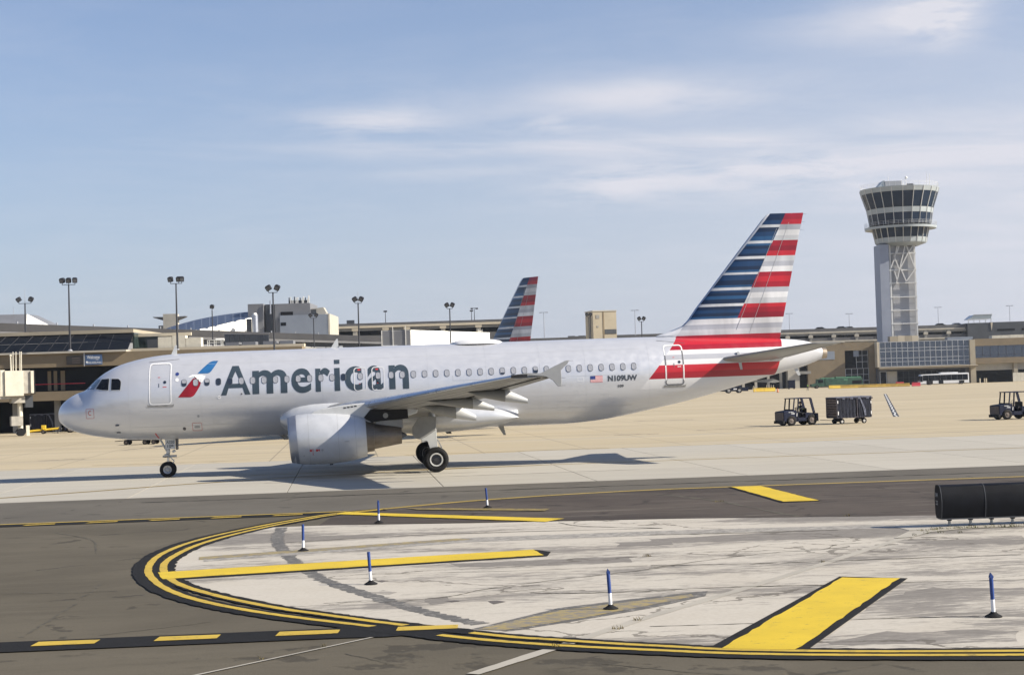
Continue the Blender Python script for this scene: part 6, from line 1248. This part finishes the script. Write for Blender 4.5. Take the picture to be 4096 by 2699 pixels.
# bus
bs = bthing('bus', 'white low-floor bus with dark window band parked at the terminal', 'bus', 116.6, 440)
MB().prism([(-6.6,.30),(-6.68,1.0),(-6.5,2.55),(-6.2,2.85),(6.45,3.05),(6.6,2.9),(6.62,.30)], -1.25, 1.25).build('body', 'bus_white', bs, 0, .08); MB().box(-1.0, 3.8, -.9, .9, 3.0, 3.28).build('roof_pod', 'bus_white', bs, 0, .06)
wxs = [-5.9, -4.4, -2.6, -1.1, .4, 1.9, 3.4, 4.9, 6.35]
for a, b in zip(wxs[:-1], wxs[1:]): MB().box(a+.02, b-.02, -1.29, -1.25, 1.15, 2.65).build('window', 'glass_dark', bs)
MB().box(-6.62, -5.95, -1.28, -1.25, .9, 2.5).build('door', 'glass_dark', bs); MB().box(-4.9, -3.2, -1.275, -1.25, .3, 1.15).build('wheel_arch', 'tug_black', bs); MB().box(-1.6, -.35, -1.275, -1.25, .3, 1.15).build('door', 'glass_dark', bs); MB().prism([(-6.7, 1.1), (-6.72, 2.4), (-6.6, 2.5), (-6.6, 1.1)], -1.1, 1.1).build('windscreen', 'glass_dark', bs); MB().box(3.9, 5.3, -1.275, -1.25, .3, 1.0).build('wheel_arch', 'tug_black', bs)
for x in (-3.9, 4.6):
    for y in (-1.1, 1.1): wheel(bs, x, y, .48, .3, hub='hub_pale', side=-1 if y < 0 else 1)
# cars on the garage roof
def car(u, d, m, label, rot=0.0):
    o = bthing('parked_car', label, 'car', u, d, 'cars parked on the garage roof', rot); o.location.z = 18.6
    P = [(-2.25,.35),(-2.3,.75),(-1.45,.95),(-.75,1.48),(.95,1.52),(1.75,1.05),(2.25,.95),(2.3,.35)]
    MB().loft([[(x, y, .35+(z-.35)*k) for x, z in P] for y, k in ((-.88, .93), (-.8, 1.0), (.8, 1.0), (.88, .93))]).build('body', m, o, 35, .04)
    MB().prism([(-.95,1.0),(-.62,1.40),(.85,1.43),(1.45,1.05)], -.885, -.84).build('side_window', 'glass_dark', o)
    MB().add([(-1.42,-.7,.98),(-.78,-.62,1.46),(-.78,.62,1.46),(-1.42,.7,.98)], [(0,1,2,3)]).build('windscreen', 'glass_dark', o)
    for x in (-1.4, 1.4):
        for y in (-.78, .78): wheel(o, x, y, .33, .2, hub='rim_metal', side=-1 if y < 0 else 1)
car(106.9, 563.5, 'car_dark', 'dark car on the garage roof nearest the big tail fin'); car(114.2, 563.5, 'car_dark', 'taller dark car left of the control tower on the garage roof'); car(117.6, 566, 'car_silver', 'silver car tucked behind the taller dark car on the garage roof', .15); car(148.6, 563.5, 'car_dark', 'dark car on the garage roof right of the tower shaft'); car(154.4, 563.5, 'car_silver', 'silver car on the garage roof beside the glass canopy')
# ------------------------------------------------------------------ foreground: edge markers, guidance sign, weeds
POSTS = [(12.50, -38.63, .66, 'blue and white edge marker post inside the tip of the yellow curve', .01, False), (14.52, -31.19, .69, 'edge marker post at the start of the long yellow taper', -.01, True), (18.11, -26.94, .64, 'farthest edge marker post, beside the faded yellow taper', -.07, False), (14.06, -46.05, .66, 'edge marker post just below the left wide yellow bar', -.05, False), (18.16, -51.14, .71, 'edge marker post by the ground-off yellow patch', -.04, True), (23.94, -53.96, .71, 'nearest edge marker post, right of the big yellow block', -.03, True)]
for x, y, h, lb_, lean, tipd in POSTS:
    o = thing('edge_marker', lb_, 'marker post', (x, y, .012), 0, 'blue and white edge markers')
    r = .032; zs = .40*h; tilt = lambda z: lean*z
    MB().lathe((0, 0, 0), [(0, .135), (.02, .135), (.045, .085), (.07, .05), (.085, .045)], 'z', 18, True).build('rubber_base', 'rubber', o, 50)
    MB().tube((tilt(.07), 0, .07), (tilt(zs), 0, zs), r, None, 16).build('white_tube', 'post_white', o, 40)
    if tipd: MB().tube((tilt(zs), 0, zs), (tilt(h), 0, h-.06), r+.0005, None, 16).build('blue_tube', 'post_blue', o, 40); MB().prism([(tilt(h)-r, h-.075), (tilt(h)-r*.2, h), (tilt(h)+r*.35, h-.03), (tilt(h)+r, h-.05), (tilt(h)+r, h-.085)], -r, r*.9).build('torn_top', 'post_blue', o)
    else: MB().tube((tilt(zs), 0, zs), (tilt(h), 0, h), r+.0005, None, 16).build('blue_tube', 'post_blue', o, 40)
SH = .055
sgn = thing('guidance_sign', 'black taxiway guidance sign seen from behind on short legs at right', 'sign', (29.45, -39.05, .012), -.045)
prof = [(-.26, .17), (-.31, .40), (-.33, .60), (-.29, .80), (-.20, .97), (-.10, 1.01), (.10, 1.0), (.17, .9), (.2, .6), (.18, .3), (.12, .165)]
prof = [(y, z+SH) for y, z in prof]
for a, b in ((-.80, .32), (.335, 1.52), (1.535, 2.72)): MB().prism(prof, a, b, 'yz').build('housing', 'sign_shell', sgn, 30, .012)
P2 = [(y*1.03, .59+SH+(z-.59-SH)*1.02) for y, z in prof]
for x in (-.81, .327, 1.527, 2.73): MB().prism(P2, x-.008, x+.008, 'yz').build('edge_band', 'sign_edge', sgn)
MB().box(-.8, 2.72, -.26, .1, .135+SH, .165+SH).build('base_rail', 'sign_edge', sgn)
MB().prism(prof, -.826, -.817, 'yz').build('end_plate', 'sign_shell', sgn)
for s, z0 in (('84', .70), ('22', .50)):
    V, F = fit2d(text_mesh2d(s, .0), -.11, .05, z0, z0+.11); MB().add([(-.8275, -v[0], v[1]+SH) for v in V], F).build('decal', 'line_grey', sgn, fix=False)
for x in (-.53, .02, .57, 1.12, 1.7, 2.3):
    MB().box(x-.045, x+.045, -.06, .06, .085+SH, .15+SH).build('leg_collar', 'tug_black', sgn); MB().tube((x, 0, 0), (x, 0, .09+SH), .036, None, 10).build('leg', 'gear_metal', sgn, 40); MB().tube((x, 0, 0), (x, 0, .02), .075, .06, 12).build('leg_foot', 'tug_black', sgn)
pad = struct(MB().box(27.6, 45, -39.75, -38.6, -.05, .0235).build('sign_pad', 'seal_strip')); pad2 = sheet('seal_strip', [(26.6,-41.5),(27.5,-40.0),(29,-39.55),(34,-39.7),(34,-39.95),(29,-39.9),(27.9,-40.4),(27.1,-41.4)], .0265, 'seal_strip', island)
def tufts(name, spots, label, m, hmax):
    v, f = [], []
    for cx, cy_, r, n in spots:
        for _ in range(n):
            a, q = random.uniform(0, 2*math.pi), r*math.sqrt(random.random()); x, y = cx+q*math.cos(a), cy_+q*math.sin(a)*.5; h = hmax*random.uniform(.35, 1); b = random.uniform(0, 2*math.pi); w = random.uniform(.004, .010); t = random.uniform(.2, .9)*h; k = len(v)
            v += [(x-w*math.cos(b), y-w*math.sin(b), .012), (x+w*math.cos(b), y+w*math.sin(b), .012), (x+t*.4*math.sin(b)+w*.6, y-t*.4*math.cos(b), h*.6), (x+t*math.sin(b), y-t*math.cos(b), h)]; f += [(k, k+1, k+2), (k, k+2, k+3)]
    o = MB().add(v, f).build(name, m, fix=False); return tag(o, label, 'weeds', None, 'stuff')
tufts('weeds', [(28.3+.33*q+random.uniform(-.15,.15), -39.85+random.uniform(-.12,.12), .17, 34) for q in range(16)] + [(27.3+.4*q, -40.6-random.uniform(0, .5), .08, 14) for q in range(4)], 'green weeds along the concrete pad of the black sign', 'grass', .11)
tufts('dry_weeds', [(random.uniform(27.5, 33), -39.9+random.uniform(-.2,.25), .12, 16) for q in range(12)] + [(25.4, -28.2, .2, 40), (20.3, -43.1, .1, 25), (18.35, -52.6, .08, 20), (17.9, -53.4, .1, 30), (16.7, -54.9, .06, 20), (23.6, -45.6, .08, 10), (12.3, -54.7, .05, 10), (13.2, -53.8, .05, 10), (27.5, -35.0, .12, 20)], 'dry grass tufts growing from pavement cracks', 'weed_dry', .10)

# ------------------------------------------------------------------ the air: thin summer haze over the field
hb = MB().box(-700, 1100, -140, 1000, -1.3, 75).build('haze', 'line_white'); hb.data.materials.clear()
hm = bpy.data.materials.new('haze_air'); hm.use_nodes = True; ht = hm.node_tree; ht.nodes.clear()
hv = ht.nodes.new('ShaderNodeVolumePrincipled'); hv.inputs['Density'].default_value = 0.00007; hv.inputs['Color'].default_value = (.74, .84, 1.0, 1); hv.inputs['Anisotropy'].default_value = .2
ho = ht.nodes.new('ShaderNodeOutputMaterial'); ht.links.new(hv.outputs[0], ho.inputs['Volume']); hb.data.materials.append(hm); tag(hb, 'thin pale haze hanging over the whole airfield', 'haze', None, 'stuff')
scene.cycles.volume_bounces = 1
